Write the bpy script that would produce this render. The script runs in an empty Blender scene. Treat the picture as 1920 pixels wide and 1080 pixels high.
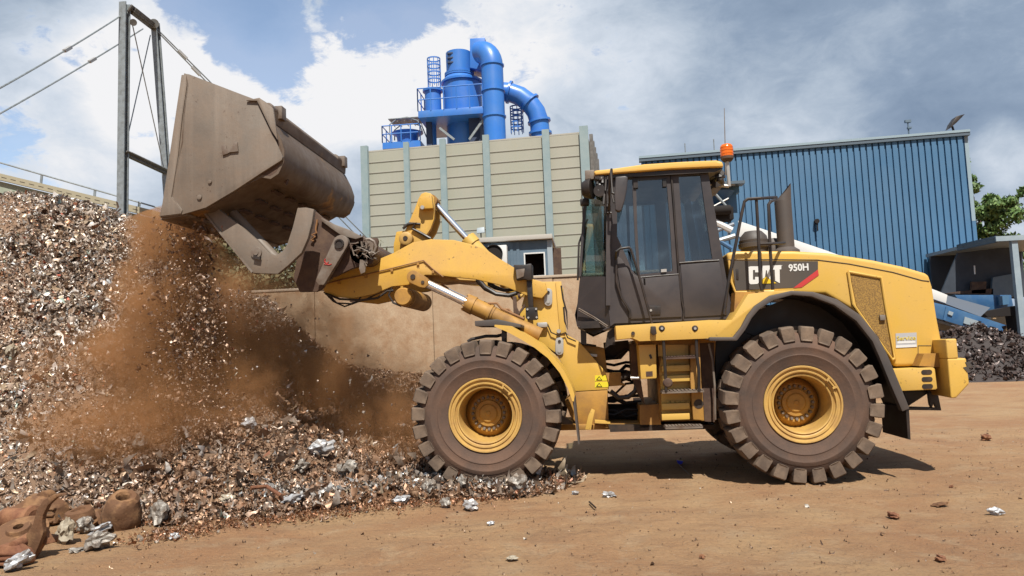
import bpy, bmesh, math, random
import numpy as np
from mathutils import Vector, Matrix, noise as mnoise
R = math.radians
random.seed(7); rng = np.random.default_rng(11)
scene = bpy.context.scene
COL = scene.collection

# ------------------------------------------------------------------ camera
F = 1440.0                                   # focal length in photo pixels (27 mm)
YAW, PITCH, ROLL, H = R(5.55), R(4.92), R(2.4), 1.44
fw0 = Vector((-math.sin(YAW), math.cos(YAW), 0)); rt0 = Vector((math.cos(YAW), math.sin(YAW), 0)); zz = Vector((0, 0, 1))
FW = fw0*math.cos(PITCH) + zz*math.sin(PITCH)
up0 = -fw0*math.sin(PITCH) + zz*math.cos(PITCH)
RT = rt0*math.cos(ROLL) - up0*math.sin(ROLL)
UP = up0*math.cos(ROLL) + rt0*math.sin(ROLL)
CAM = Vector((0, 0, H))
cd = bpy.data.cameras.new('camera'); co = bpy.data.objects.new('camera', cd); COL.objects.link(co)
cd.sensor_width = 36; cd.lens = 27; cd.clip_start = 0.05; cd.clip_end = 5000
co.matrix_world = Matrix(((RT.x, UP.x, -FW.x, CAM.x), (RT.y, UP.y, -FW.y, CAM.y), (RT.z, UP.z, -FW.z, CAM.z), (0, 0, 0, 1)))
scene.camera = co
scene.render.resolution_x = 1024; scene.render.resolution_y = 576

def ray(px, py):
    return FW + RT*((px-960)/F) + UP*(-(py-540)/F)
def P(px, py, Y):                            # a surveyed point on the plane Y = const
    d = ray(px, py); return CAM + d*(Y/d.y)
def G(px, py, z=0.0):                        # a surveyed point at height z
    d = ray(px, py); return CAM + d*((z-H)/d.z)
def ydepth(px, py, z):                       # distance at which the ray reaches height z
    return G(px, py, z).y

# ------------------------------------------------------------------ light
SUN_EL, SUN_AZ = 56.0, 12.0                  # azimuth: degrees to the right of straight behind the camera
sdir = Vector((math.sin(R(SUN_AZ))*math.cos(R(SUN_EL)), -math.cos(R(SUN_AZ))*math.cos(R(SUN_EL)), math.sin(R(SUN_EL))))
sl = bpy.data.lights.new('sun', 'SUN'); sl.energy = 5.0; sl.angle = R(0.5); sl.color = (1.0, 0.95, 0.86)
so = bpy.data.objects.new('sun', sl); COL.objects.link(so)
so.rotation_euler = sdir.to_track_quat('Z', 'Y').to_euler()
scene.view_settings.view_transform = 'Standard'; scene.view_settings.look = 'None'
scene.view_settings.exposure = 0.5; scene.view_settings.gamma = 1.0

class NT:                                    # small node helper
    def __init__(s, tree): s.t = tree; s.n = tree.nodes; s.l = tree.links
    def add(s, typ, **kw):
        nd = s.n.new(typ)
        for k, v in kw.items(): setattr(nd, k, v)
        return nd
    def put(s, sock, v):
        if v is None: return
        if isinstance(v, bpy.types.NodeSocket): s.l.new(v, sock)
        else: sock.default_value = v
    def math(s, op, a, b=None, c=None, clamp=False):
        nd = s.add('ShaderNodeMath', operation=op, use_clamp=clamp)
        s.put(nd.inputs[0], a); s.put(nd.inputs[1], b)
        if c is not None: s.put(nd.inputs[2], c)
        return nd.outputs[0]
    def vmath(s, op, a, b=None):
        nd = s.add('ShaderNodeVectorMath', operation=op)
        s.put(nd.inputs[0], a); s.put(nd.inputs[1], b)
        return nd.outputs['Value'] if op in ('DOT_PRODUCT', 'LENGTH', 'DISTANCE') else nd.outputs[0]
    def mix(s, f, a, b):
        nd = s.add('ShaderNodeMix', data_type='RGBA'); s.put(nd.inputs[0], f)
        for i, v in ((6, a), (7, b)):
            s.put(nd.inputs[i], (*v, 1) if isinstance(v, tuple) and len(v) == 3 else v)
        return nd.outputs[2]
    def noise(s, vec, scale, detail=4, rough=0.55, dist=0.0, out='Fac'):
        nd = s.add('ShaderNodeTexNoise'); s.put(nd.inputs['Vector'], vec)
        nd.inputs['Scale'].default_value = scale; nd.inputs['Detail'].default_value = detail
        nd.inputs['Roughness'].default_value = rough; nd.inputs['Distortion'].default_value = dist
        return nd.outputs[out]
    def rng(s, v, a, b, c=0.0, d=1.0, smooth=False):
        nd = s.add('ShaderNodeMapRange'); nd.clamp = True
        if smooth: nd.interpolation_type = 'SMOOTHSTEP'
        s.put(nd.inputs[0], v)
        for i, x in enumerate((a, b, c, d)): s.put(nd.inputs[i+1], x)
        return nd.outputs[0]
    def sep(s, v):
        nd = s.add('ShaderNodeSeparateXYZ'); s.put(nd.inputs[0], v); return nd.outputs

def lin(r, g, b):
    f = lambda c: ((c/255+0.055)/1.055)**2.4 if c > 10 else c/255/12.92
    return (f(r), f(g), f(b))

world = bpy.data.worlds.new('World'); scene.world = world; world.use_nodes = True
w = NT(world.node_tree); w.n.clear()
wout = w.add('ShaderNodeOutputWorld')
sky = w.add('ShaderNodeTexSky', sky_type='NISHITA'); sky.sun_disc = False
sky.sun_elevation = R(SUN_EL); sky.sun_rotation = math.atan2(sdir.x, sdir.y)
sky.air_density = 1.0; sky.dust_density = 0.6; sky.ozone_density = 1.0
bg1 = w.add('ShaderNodeBackground'); bg1.inputs[1].default_value = 0.125
w.l.new(sky.outputs[0], bg1.inputs[0])
dirv = w.add('ShaderNodeTexCoord').outputs['Generated']
stretch = w.add('ShaderNodeMapping'); w.l.new(dirv, stretch.inputs[0]); stretch.inputs['Scale'].default_value = (1, 1, 1.8)
sv = stretch.outputs[0]
def blobs(lst):
    acc = None
    for px, py, r, wt in lst:
        d = ray(px, py).normalized()
        dt = w.vmath('DOT_PRODUCT', dirv, tuple(d))
        v = w.math('MULTIPLY', w.rng(dt, math.cos(r/F), 1.0, 0, 1, True), wt)
        acc = v if acc is None else w.math('ADD', acc, v)
    return acc
n1 = w.noise(sv, 5.0, 9, 0.58, 0.3); n2 = w.noise(sv, 2.6, 7, 0.55, 0.2); n3 = w.noise(sv, 15, 9, 0.66, 0.5); n4 = w.noise(sv, 38, 6, 0.62, 0.3)
holes = blobs([(420, 25, 120, .5), (480, 80, 105, .55), (545, 120, 85, .5), (570, 40, 70, .3), (690, 40, 105, .58), (770, 10, 90, .4), (20, 250, 90, .25), (1890, 255, 60, .2), (1180, 130, 160, .08), (1640, 60, 420, -.4), (1900, 120, 200, -.3), (1250, 150, 260, -.1), (330, 5, 70, .3)])
hn = w.math('ADD', holes, w.math('MULTIPLY', w.math('SUBTRACT', n1, 0.5), 1.5))
hn = w.math('ADD', hn, w.math('MULTIPLY', w.math('SUBTRACT', n3, 0.5), 1.3))
hn = w.math('ADD', hn, w.math('MULTIPLY', w.math('SUBTRACT', n4, 0.5), 0.5))
cloud = w.math('SUBTRACT', 1.0, w.rng(hn, 0.20, 0.46, 0, .78, True))
bright = blobs([(330, 110, 190, .55), (440, 180, 130, .45), (120, 150, 170, .22), (250, 190, 220, .25), (620, 150, 150, .55), (760, 150, 170, .55), (600, 230, 170, .3), (100, 300, 230, .42), (600, 20, 130, .25), (880, 60, 250, .25), (1080, 160, 300, .24),
                (1880, 285, 70, .35), (1860, 420, 160, .22), (1480, 240, 190, .32), (1250, 240, 250, .16), (1250, 60, 330, -.14), (1600, 130, 380, -.12), (1750, 180, 250, -.10), (1860, 60, 250, .12), (90, 60, 160, -.16), (60, 200, 110, -.14), (170, 215, 100, -.12), (1000, 20, 250, .12), (680, 300, 200, .15)])
bn = w.math('ADD', w.math('ADD', bright, 0.33), w.math('MULTIPLY', w.math('SUBTRACT', n2, 0.5), 0.75))
bn = w.math('ADD', bn, w.math('MULTIPLY', w.math('SUBTRACT', n1, 0.5), 0.75))
bn = w.math('ADD', bn, w.math('MULTIPLY', w.math('SUBTRACT', n3, 0.5), 0.45))
bn = w.math('ADD', bn, w.math('MULTIPLY', w.math('SUBTRACT', n4, 0.5), 0.14))
ramp = w.add('ShaderNodeValToRGB'); w.l.new(bn, ramp.inputs[0])
cr = ramp.color_ramp
cr.elements[0].position = 0.0; cr.elements[0].color = (*lin(126, 146, 172), 1)
cr.elements[1].position = 1.0; cr.elements[1].color = (*lin(248, 248, 250), 1)
for p_, c_ in ((0.28, lin(150, 168, 191)), (0.5, lin(182, 196, 213)), (0.75, lin(216, 225, 237))):
    e = cr.elements.new(p_); e.color = (*c_, 1)
bg2 = w.add('ShaderNodeBackground'); w.l.new(ramp.outputs[0], bg2.inputs[0]); bg2.inputs[1].default_value = 0.68
mx = w.add('ShaderNodeMixShader'); w.l.new(cloud, mx.inputs[0]); w.l.new(bg1.outputs[0], mx.inputs[1]); w.l.new(bg2.outputs[0], mx.inputs[2])
w.l.new(mx.outputs[0], wout.inputs[0])
scene.cycles.max_bounces = 6; scene.cycles.transparent_max_bounces = 12; scene.cycles.volume_bounces = 1
scene.cycles.volume_max_steps = 96; scene.cycles.volume_step_rate = 1.0
scene.cycles.sample_clamp_indirect = 6; scene.cycles.caustics_reflective = False; scene.cycles.caustics_refractive = False

# ------------------------------------------------------------------ materials
KA = 0.74
def material(name, col, rough=0.6, metal=0.0, col2=None, nscale=3.0, nlo=0.4, nhi=0.65, dust=None, dustamt=0.0, dscale=1.3, zdust=None,
             bump=0.0, bscale=40, fine=0.0, spec=0.5, coat=0.0, streak=0.0, streakcol=None, chips=0.0):
    kk = KA if metal < .9 else 1.0
    col = tuple(x*kk for x in col); col2 = tuple(x*kk for x in col2) if col2 else None; dust = tuple(x*kk for x in dust) if dust else None
    m = bpy.data.materials.new(name); m.use_nodes = True
    t = NT(m.node_tree); b = t.n['Principled BSDF']
    pos = t.add('ShaderNodeNewGeometry').outputs['Position']
    c = (*col, 1)
    if col2 is not None:
        c = t.mix(t.rng(t.noise(pos, nscale, 6, 0.6), nlo, nhi), col, col2)
    if streak:
        mp = t.add('ShaderNodeMapping'); t.l.new(pos, mp.inputs[0]); mp.inputs['Scale'].default_value = (6, 6, 0.35)
        sk = t.rng(t.noise(mp.outputs[0], 1.0, 6, 0.65), 0.48, 0.78)
        c = t.mix(t.math('MULTIPLY', sk, streak), c, streakcol or (0.05, 0.03, 0.02))
    if dust is not None:
        d = t.rng(t.noise(pos, dscale, 8, 0.62, 0.3), 0.36, 0.70)
        d = t.math('MULTIPLY', d, dustamt)
        if zdust is not None:                # splashed mud and dust near the ground
            z = t.sep(pos)[2]
            zf = t.rng(t.math('ADD', z, t.math('MULTIPLY', t.noise(pos, 5, 5), 0.5)), zdust[0]+.25, zdust[1]+.25, zdust[2], 0)
            d = t.math('MAXIMUM', d, zf)
        c = t.mix(d, c, dust)
        t.put(b.inputs['Roughness'], t.math('MULTIPLY_ADD', d, max(0.0, 0.85-rough), rough))
    else:
        b.inputs['Roughness'].default_value = rough
    if chips:
        ch = t.math('MULTIPLY', t.rng(t.noise(pos, 30, 3, .5), .66, .70), t.rng(t.noise(pos, 2.2, 4, .6), .48, .58))
        ch = t.math('MULTIPLY', ch, chips); c = t.mix(ch, c, (0.07, 0.04, 0.025))
        mp2 = t.add('ShaderNodeMapping'); t.l.new(pos, mp2.inputs[0]); mp2.inputs['Scale'].default_value = (2.5, 14, 14); mp2.inputs['Rotation'].default_value = (0, R(25), 0)
        sc_ = t.math('MULTIPLY', t.rng(t.noise(mp2.outputs[0], 3.0, 4, .7), .66, .70), chips*.6); c = t.mix(sc_, c, (0.10, 0.06, 0.035))
    if fine:
        f_ = t.rng(t.noise(pos, 60, 4, 0.7), 0.3, 0.7, 1-fine, 1+fine)
        mm = t.add('ShaderNodeVectorMath', operation='SCALE'); t.put(mm.inputs[0], c if not isinstance(c, tuple) else c[:3]); t.put(mm.inputs['Scale'], f_)
        c = mm.outputs[0]
    t.put(b.inputs['Base Color'], c)
    b.inputs['Metallic'].default_value = metal
    b.inputs['Specular IOR Level'].default_value = spec
    if coat: b.inputs['Coat Weight'].default_value = coat; b.inputs['Coat Roughness'].default_value = 0.15
    if bump:
        bp = t.add('ShaderNodeBump'); bp.inputs['Strength'].default_value = bump; bp.inputs['Distance'].default_value = 0.01
        t.put(bp.inputs['Height'], t.noise(pos, bscale, 5, 0.6)); t.l.new(bp.outputs[0], b.inputs['Normal'])
    return m
DUST = (0.33, 0.19, 0.095)
M = {}
M['yellow'] = material('cat_paint', (0.76, 0.462, 0.072), 0.42, dust=(0.66, 0.42, 0.16), dustamt=0.45, dscale=1.5, zdust=(0.4, 1.3, 0.35), coat=0.15, fine=0.03, chips=.45, streak=.12, streakcol=(.35, .19, .07))
M['armyellow'] = material('arm_paint', (0.73, 0.425, 0.062), 0.5, dust=(0.60, 0.36, 0.12), dustamt=0.75, dscale=2.6, fine=0.05, chips=.7, streak=.3, streakcol=(.40, .20, .05))
M['roofyellow'] = material('roof_paint', (0.85, 0.50, 0.10), 0.35, dust=(0.6, 0.4, 0.2), dustamt=0.3, coat=0.2)
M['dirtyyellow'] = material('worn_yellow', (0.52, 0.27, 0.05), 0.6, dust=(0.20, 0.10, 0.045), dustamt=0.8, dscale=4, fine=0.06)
M['rimyellow'] = material('rim_paint', (0.66, 0.41, 0.11), 0.5, dust=(0.36, 0.19, 0.07), dustamt=0.65, dscale=6, fine=0.05)
M['hub'] = material('hub_paint', (0.58, 0.32, 0.06), 0.6, dust=(0.34, 0.16, 0.05), dustamt=0.7, dscale=9)
M['cabgrey'] = material('cab_plastic', (0.044, 0.038, 0.041), 0.42, dust=(0.11, 0.08, 0.07), dustamt=0.4, dscale=2)
M['black'] = material('black_paint', (0.018, 0.015, 0.014), 0.4, dust=(0.09, 0.05, 0.03), dustamt=0.4, dscale=5)
M['dark'] = material('dark_grease', (0.022, 0.014, 0.010), 0.7, col2=(0.07, 0.04, 0.022), nscale=7)
M['rubberlip'] = material('fender_rubber', (0.07, 0.062, 0.06), 0.55, dust=(0.16, 0.11, 0.08), dustamt=0.5)
M['tyre'] = material('tyre_rubber', (0.085, 0.056, 0.043), 0.85, dust=(0.185, 0.10, 0.062), dustamt=0.95, dscale=2.3, bump=0.25, bscale=60, fine=0.08)
M['lug'] = material('tread_rubber', (0.115, 0.08, 0.058), 0.85, dust=(0.27, 0.19, 0.13), dustamt=0.9, dscale=5, bump=0.3, bscale=50)
M['bucket'] = material('bucket_steel', (0.215, 0.180, 0.146), 0.5, col2=(0.15, 0.115, 0.088), nscale=1.3, nlo=.35, nhi=.7, dust=(0.24, 0.16, 0.105), dustamt=0.5, dscale=4, streak=0.35, streakcol=(0.34, 0.27, 0.21), fine=0.07, bump=0.2, bscale=14, chips=.8)
M['shell'] = material('bucket_shell', (0.16, 0.115, 0.08), 0.5, col2=(0.50, 0.25, 0.05), nscale=1.5, nlo=0.60, nhi=0.66, dust=(0.11, 0.07, 0.045), dustamt=0.8, dscale=5, fine=0.07)
M['steel'] = material('grey_steel', (0.24, 0.20, 0.165), 0.5, col2=(0.15, 0.10, 0.07), nscale=6, fine=0.05)
M['rustdark'] = material('rusted_dark', (0.075, 0.04, 0.028), 0.8, col2=(0.13, 0.075, 0.045), nscale=5, bump=0.4, bscale=25)
M['chrome'] = material('chrome', (0.92, 0.92, 0.93), 0.24, 1.0)
M['silver'] = material('silver_plate', (0.55, 0.53, 0.50), 0.4, 0.4)
M['white'] = material('white_paint', (0.80, 0.80, 0.78), 0.5)
M['decal'] = material('decal_black', (0.075, 0.064, 0.055), 0.45, dust=(0.15, 0.10, 0.06), dustamt=0.3)
M['red'] = material('decal_red', (0.62, 0.05, 0.045), 0.45)
M['cattri'] = material('decal_yellow', (0.85, 0.58, 0.02), 0.45)
M['sticker'] = material('sticker_grey', (0.50, 0.50, 0.52), 0.5)
M['stickery'] = material('sticker_yellow', (0.80, 0.62, 0.12), 0.5)
M['warn'] = material('warning_yellow', (0.85, 0.72, 0.03), 0.5)
M['mesh'] = material('grille_mesh', (0.22, 0.12, 0.03), 0.7, col2=(0.42, 0.24, 0.05), nscale=90, nlo=0.45, nhi=0.55)
M['copper'] = material('copper_dust', (0.3, 0.14, 0.05), 0.7)

def glassmat(name, tint, gloss=0.16, rough=0.03, fk=.9):
    m = bpy.data.materials.new(name); m.use_nodes = True
    t = NT(m.node_tree); t.n.clear(); o = t.add('ShaderNodeOutputMaterial')
    tr = t.add('ShaderNodeBsdfTransparent'); tr.inputs[0].default_value = (*tint, 1)
    gl = t.add('ShaderNodeBsdfGlossy'); gl.inputs['Roughness'].default_value = rough; gl.inputs[0].default_value = (.9, .95, 1, 1)
    fr = t.add('ShaderNodeFresnel'); fr.inputs[0].default_value = 1.5
    ms = t.add('ShaderNodeMixShader'); t.put(ms.inputs[0], t.math('ADD', t.math('MULTIPLY', fr.outputs[0], fk), gloss, clamp=True))
    t.l.new(tr.outputs[0], ms.inputs[1]); t.l.new(gl.outputs[0], ms.inputs[2]); t.l.new(ms.outputs[0], o.inputs[0])
    return m
M['glass'] = glassmat('tinted_glass', (0.62, 0.66, 0.66), .075)
M['clearglass'] = glassmat('clear_glass', (0.70, 0.80, 0.80), .02, fk=.25)
m = bpy.data.materials.new('orange_lens'); m.use_nodes = True; b = m.node_tree.nodes['Principled BSDF']
b.inputs['Base Color'].default_value = (0.85, 0.17, 0.01, 1); b.inputs['Roughness'].default_value = 0.2; b.inputs['Transmission Weight'].default_value = 0.3
M['orangelens'] = m

# ------------------------------------------------------------------ mesh helpers
class MB:
    def __init__(s): s.v = []; s.f = []; s.m = []
    def _add(s, vs, fs, mi=0):
        o = len(s.v); s.v += [tuple(x) for x in vs]; s.f += [tuple(i+o for i in f) for f in fs]; s.m += [mi]*len(fs); return s
    def box(s, a, b, mi=0):
        (x0, y0, z0), (x1, y1, z1) = a, b
        if x0 > x1: x0, x1 = x1, x0
        if y0 > y1: y0, y1 = y1, y0
        if z0 > z1: z0, z1 = z1, z0
        vs = [(x0, y0, z0), (x1, y0, z0), (x1, y1, z0), (x0, y1, z0), (x0, y0, z1), (x1, y0, z1), (x1, y1, z1), (x0, y1, z1)]
        return s._add(vs, [(0, 3, 2, 1), (4, 5, 6, 7), (0, 1, 5, 4), (1, 2, 6, 5), (2, 3, 7, 6), (3, 0, 4, 7)], mi)
    def bar(s, a, b, w_, h_, mi=0, upv=(0, 0, 1)):     # rectangular bar from a to b
        a = Vector(a); b = Vector(b); d = (b-a).normalized(); u = Vector(upv)
        if abs(d.dot(u)) > 0.98: u = Vector((0, 1, 0))
        sd = d.cross(u).normalized(); u = sd.cross(d).normalized()
        vs = []
        for p in (a, b):
            for i, j in ((-1, -1), (1, -1), (1, 1), (-1, 1)): vs.append(p + sd*(w_/2*i) + u*(h_/2*j))
        return s._add(vs, [(3, 2, 1, 0), (4, 5, 6, 7), (0, 1, 5, 4), (1, 2, 6, 5), (2, 3, 7, 6), (3, 0, 4, 7)], mi)
    def tube(s, pts, r, n=10, mi=0, cap=True):
        pts = [Vector(p) for p in pts]; rs = r if isinstance(r, (list, tuple)) else [r]*len(pts)
        rings = []; prev = None
        for i, p in enumerate(pts):
            if i == 0: d = pts[1]-p
            elif i == len(pts)-1: d = p-pts[i-1]
            else: d = (pts[i+1]-p).normalized() + (p-pts[i-1]).normalized()
            d.normalize()
            if prev is None:
                u = Vector((0, 0, 1)) if abs(d.z) < 0.9 else Vector((0, 1, 0))
            else: u = prev
            sd = d.cross(u).normalized(); u = sd.cross(d).normalized(); prev = u
            rings.append([p + (sd*math.cos(2*math.pi*k/n) + u*math.sin(2*math.pi*k/n))*rs[i] for k in range(n)])
        vs = [q for rg in rings for q in rg]; fs = []
        for i in range(len(rings)-1):
            for k in range(n):
                a = i*n+k; b = i*n+(k+1) % n; fs.append((a, b, b+n, a+n))
        if cap: fs.append(tuple(range(n))[::-1]); fs.append(tuple((len(rings)-1)*n+k for k in range(n)))
        return s._add(vs, fs, mi)
    def cyl(s, a, b, r, n=24, mi=0): return s.tube([a, b], r, n, mi)
    def lathe(s, c, axis, prof, n=48, mi=0, closed=False):  # prof: (along axis, radius)
        c = Vector(c); ax = Vector(axis).normalized(); u = Vector((0, 0, 1)) if abs(ax.z) < .9 else Vector((1, 0, 0))
        e1 = ax.cross(u).normalized(); e2 = ax.cross(e1).normalized(); vs = []; fs = []; k = len(prof)
        for i in range(n):
            a = 2*math.pi*i/n; d = e1*math.cos(a)+e2*math.sin(a)
            for h_, r_ in prof: vs.append(c+ax*h_+d*r_)
        for i in range(n):
            for j in range(k if closed else k-1):
                a = i*k+j; b = i*k+(j+1) % k; c2 = ((i+1) % n)*k+(j+1) % k; d2 = ((i+1) % n)*k+j
                fs.append((a, b, c2, d2))
        return s._add(vs, fs, mi)
    def prism(s, pts, off, mi=0):             # pts: world polygon, off: extrusion vector
        n = len(pts); off = Vector(off); vs = [Vector(p) for p in pts] + [Vector(p)+off for p in pts]
        fs = [tuple(range(n)), tuple(range(2*n-1, n-1, -1))] + [(i+n, (i+1) % n + n, (i+1) % n, i) for i in range(n)]
        return s._add(vs, fs, mi)
    def ext(s, pxs, Y0, Y1, mi=0):            # photo-surveyed side outline at plane Y0, given the real thickness Y1-Y0
        return s.prism([P(x, y, Y0) for x, y in pxs], (0, Y1-Y0, 0), mi)
    def loft(s, secs, mi=0, caps=True, closed=True):
        n = len(secs[0]); vs = [q for sc in secs for q in sc]; fs = []
        for i in range(len(secs)-1):
            for k in range(n if closed else n-1):
                a = i*n+k; b = i*n+(k+1) % n; fs.append((a, b, b+n, a+n))
        if caps: fs.append(tuple(range(n))[::-1]); fs.append(tuple((len(secs)-1)*n+k for k in range(n)))
        return s._add(vs, fs, mi)
    def merge(s, bm_):
        o = len(s.v); s.v += bm_.v; s.f += [tuple(i+o for i in f) for f in bm_.f]; s.m += bm_.m; return s

def origin(o):
    v = Vector((0, 0, 0))
    while o is not None: v = v + o.location; o = o.parent
    return v
def link(name, me, mats, parent):
    ob = bpy.data.objects.new(name, me); COL.objects.link(ob)
    for mt in (mats if isinstance(mats, (list, tuple)) else [mats]): me.materials.append(mt)
    if parent is not None: ob.parent = parent
    return ob
def build(name, mb, mats, parent=None, bevel=0.0, seg=2, smooth=35, loc=None):
    # every mesh is stored relative to its thing's base
    org = origin(parent) if parent is not None else (Vector(loc) if loc is not None else None)
    if org is None:
        a = np.array(mb.v); org = Vector((float(a[:, 0].mean()), float(a[:, 1].mean()), float(a[:, 2].min())))
    me = bpy.data.meshes.new(name)
    me.from_pydata([(v[0]-org.x, v[1]-org.y, v[2]-org.z) for v in mb.v], [], mb.f)
    me.polygons.foreach_set('material_index', mb.m)
    bm_ = bmesh.new(); bm_.from_mesh(me)
    bmesh.ops.recalc_face_normals(bm_, faces=bm_.faces)
    if bevel:
        es = [e for e in bm_.edges if len(e.link_faces) == 2 and e.calc_face_angle(0) > R(32)]
        bmesh.ops.bevel(bm_, geom=es, offset=bevel, segments=seg, affect='EDGES', profile=0.6, clamp_overlap=True)
    bm_.to_mesh(me); bm_.free()
    if smooth:
        me.polygons.foreach_set('use_smooth', [True]*len(me.polygons)); me.set_sharp_from_angle(angle=R(smooth))
    ob = link(name, me, mats, parent)
    if parent is None: ob.location = org
    return ob
def tag(o, label=None, cat=None, group=None, kind=None):
    if label: o['label'] = label
    if cat: o['category'] = cat
    if group: o['group'] = group
    if kind: o['kind'] = kind
    return o
def thing(name, label, cat, loc, group=None):
    o = bpy.data.objects.new(name, None); o.empty_display_size = 0.2; COL.objects.link(o); o.location = loc
    return tag(o, label, cat, group)
def cv(ox, oy, s, pts): return [(ox+x/s, oy+y/s) for x, y in pts]
A1 = lambda *p: cv(280, 120, 2.4545, p)
A2 = lambda *p: cv(560, 340, 3.375, p)
A3 = lambda *p: cv(1060, 260, 2.843, p)
A4 = lambda *p: cv(1340, 440, 2.7, p)
A5 = lambda *p: cv(740, 560, 2.919, p)
A6 = lambda *p: cv(660, 40, 4.0, p)
A7 = lambda *p: cv(1040, 580, 4.5, p)
A8 = lambda *p: cv(0, 0, 2.571, p)
B4 = lambda *p: cv(1180, 180, 2.595, p)
B5 = lambda *p: cv(1700, 320, 2.4545, p)
B6 = lambda *p: cv(640, 220, 3.376, p)
C2 = lambda *p: cv(1240, 260, 4.911, p)
C3 = lambda *p: cv(1360, 330, 4.695, p)
C4 = lambda *p: cv(1060, 460, 5.4, p)
C5 = lambda *p: cv(560, 380, 6.0, p)
C6 = lambda *p: cv(840, 460, 4.5, p)
C7 = lambda *p: cv(1640, 600, 4.5, p)
C8 = lambda *p: cv(0, 860, 4.91, p)
def W(pts, Y): return [P(x, y, Y) for x, y in pts]
def textmesh(txt, size, bold=0.0, depth=0.002, shear=0.0):
    cu = bpy.data.curves.new('lettering', 'FONT'); cu.body = txt; cu.size = size; cu.offset = bold; cu.extrude = depth; cu.shear = shear
    cu.resolution_u = 3
    to = bpy.data.objects.new('lettering', cu); COL.objects.link(to)
    dg = bpy.context.evaluated_depsgraph_get(); me = bpy.data.meshes.new_from_object(to.evaluated_get(dg))
    bpy.data.objects.remove(to); bpy.data.curves.remove(cu)
    return me
def text_on_y(name, txt, tl, br, Y, mt, parent, bold=0.0, depth=0.002):   # lettering lying on a plane facing -Y, fitted between two points
    me = textmesh(txt, 1.0, bold, depth)
    a = np.array([v.co[:] for v in me.vertices]); mn = a.min(0); mxx = a.max(0)
    p0 = P(tl[0], br[1], Y); p1 = P(br[0], tl[1], Y); p00 = P(tl[0], tl[1], Y); p11 = P(br[0], br[1], Y)
    wd = ((p1.x-p00.x)+(p11.x-p0.x))/2; hg = ((p00.z-p0.z)+(p1.z-p11.z))/2
    zc = (p00.z+p11.z)/2; o = origin(parent)
    for v in me.vertices:
        x = (v.co.x-mn[0])/(mxx[0]-mn[0])*wd + p0.x; z = ((v.co.y-mn[1])/(mxx[1]-mn[1])-.5)*hg + zc
        v.co = (x-o.x, Y - v.co.z - depth - o.y, z-o.z)
    bm_ = bmesh.new(); bm_.from_mesh(me); bmesh.ops.recalc_face_normals(bm_, faces=bm_.faces); bm_.to_mesh(me); bm_.free()
    me.materials.clear(); return link(name, me, mt, parent)
def holed(outer, holes, Y0, Y1, mb, mi=0):   # plate with window openings
    bm_ = bmesh.new(); loops = []
    for lp in [outer]+holes:
        vs = [bm_.verts.new(P(x, y, Y0)) for x, y in lp]
        loops.append([bm_.edges.new((vs[i], vs[(i+1) % len(vs)])) for i in range(len(vs))])
    res = bmesh.ops.triangle_fill(bm_, edges=[e for l in loops for e in l], use_beauty=True)
    fs = [g for g in bm_.faces]
    ex = bmesh.ops.extrude_face_region(bm_, geom=fs)
    for g in ex['geom']:
        if isinstance(g, bmesh.types.BMVert): g.co.y += Y1-Y0
    # extrude_face_region removes nothing: keep the originals as the front face
    bm_.verts.index_update()
    mb._add([v.co.copy() for v in bm_.verts], [tuple(v.index for v in f.verts) for f in bm_.faces], mi); bm_.free()
# ================================================================== setting
# ---- ground: one sheet, fine near the camera and reaching the horizon
def axis_pts(lo, hi, step, far, grow=1.16):
    a = list(np.arange(lo, hi, step)); s = step
    while a[-1] < far: s *= grow; a.append(a[-1]+s)
    s = step; b = [a[0]]
    while b[-1] > -far: s *= grow; b.append(b[-1]-s)
    return np.array(b[::-1][:-1] + a)
def fbm(X, Y, seed, octs):
    r = np.random.default_rng(seed); out = np.zeros_like(X)
    for f, a in octs:
        for _ in range(5):
            th = r.uniform(0, 2*math.pi); ph = r.uniform(0, 6.28); k = f*r.uniform(.7, 1.4)
            out += a*np.sin(k*(X*math.cos(th)+Y*math.sin(th))+ph + 1.3*np.sin(k*.6*(Y*math.cos(th)-X*math.sin(th))+ph*2))
    return out/5
gx = axis_pts(-6, 7, 0.05, 1500); gy = axis_pts(4.0, 12, 0.05, 1500)
GX, GY = np.meshgrid(gx, gy, indexing='ij')
def ground_z(X, Y):
    tr = 0
    for yc, ph in ((5.75, 0), (7.15, 1.2), (6.35, 2.1)):
        bnd = np.exp(-((Y-yc-.05*np.sin(X*.5+ph))/.24)**6); tr = tr + bnd*(np.sin(X*18+ph+8*np.abs(Y-yc)) > .1)*.017*np.clip(fbm(X, Y, 41+int(ph*5), ((.8, 1.0), (2.5, .6)))*2, 0, 1) - bnd*.012
    z = tr+fbm(X, Y, 3, ((1.1, .018), (3.1, .012), (9, .007), (21, .004)))
    fade = 1/(1+np.exp((np.hypot(X, Y-8)-14)/2.5))
    return z*fade - 0.012
GZ = ground_z(GX, GY)
nx, ny = GX.shape
me = bpy.data.meshes.new('ground'); V_ = np.stack([GX.ravel(), GY.ravel(), GZ.ravel()], 1)
idx = np.arange(nx*ny).reshape(nx, ny)
Q = np.stack([idx[:-1, :-1], idx[1:, :-1], idx[1:, 1:], idx[:-1, 1:]], -1).reshape(-1, 4)
def np_mesh(me, V_, Q, k=4):
    me.vertices.add(len(V_)); me.vertices.foreach_set('co', V_.astype(np.float32).ravel())
    me.loops.add(len(Q)*k); me.loops.foreach_set('vertex_index', Q.astype(np.int32).ravel())
    me.polygons.add(len(Q)); me.polygons.foreach_set('loop_start', np.arange(0, len(Q)*k, k, dtype=np.int32)); 
    me.update(calc_edges=True); me.validate()
np_mesh(me, V_, Q); me.polygons.foreach_set('use_smooth', [True]*len(me.polygons))
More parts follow.
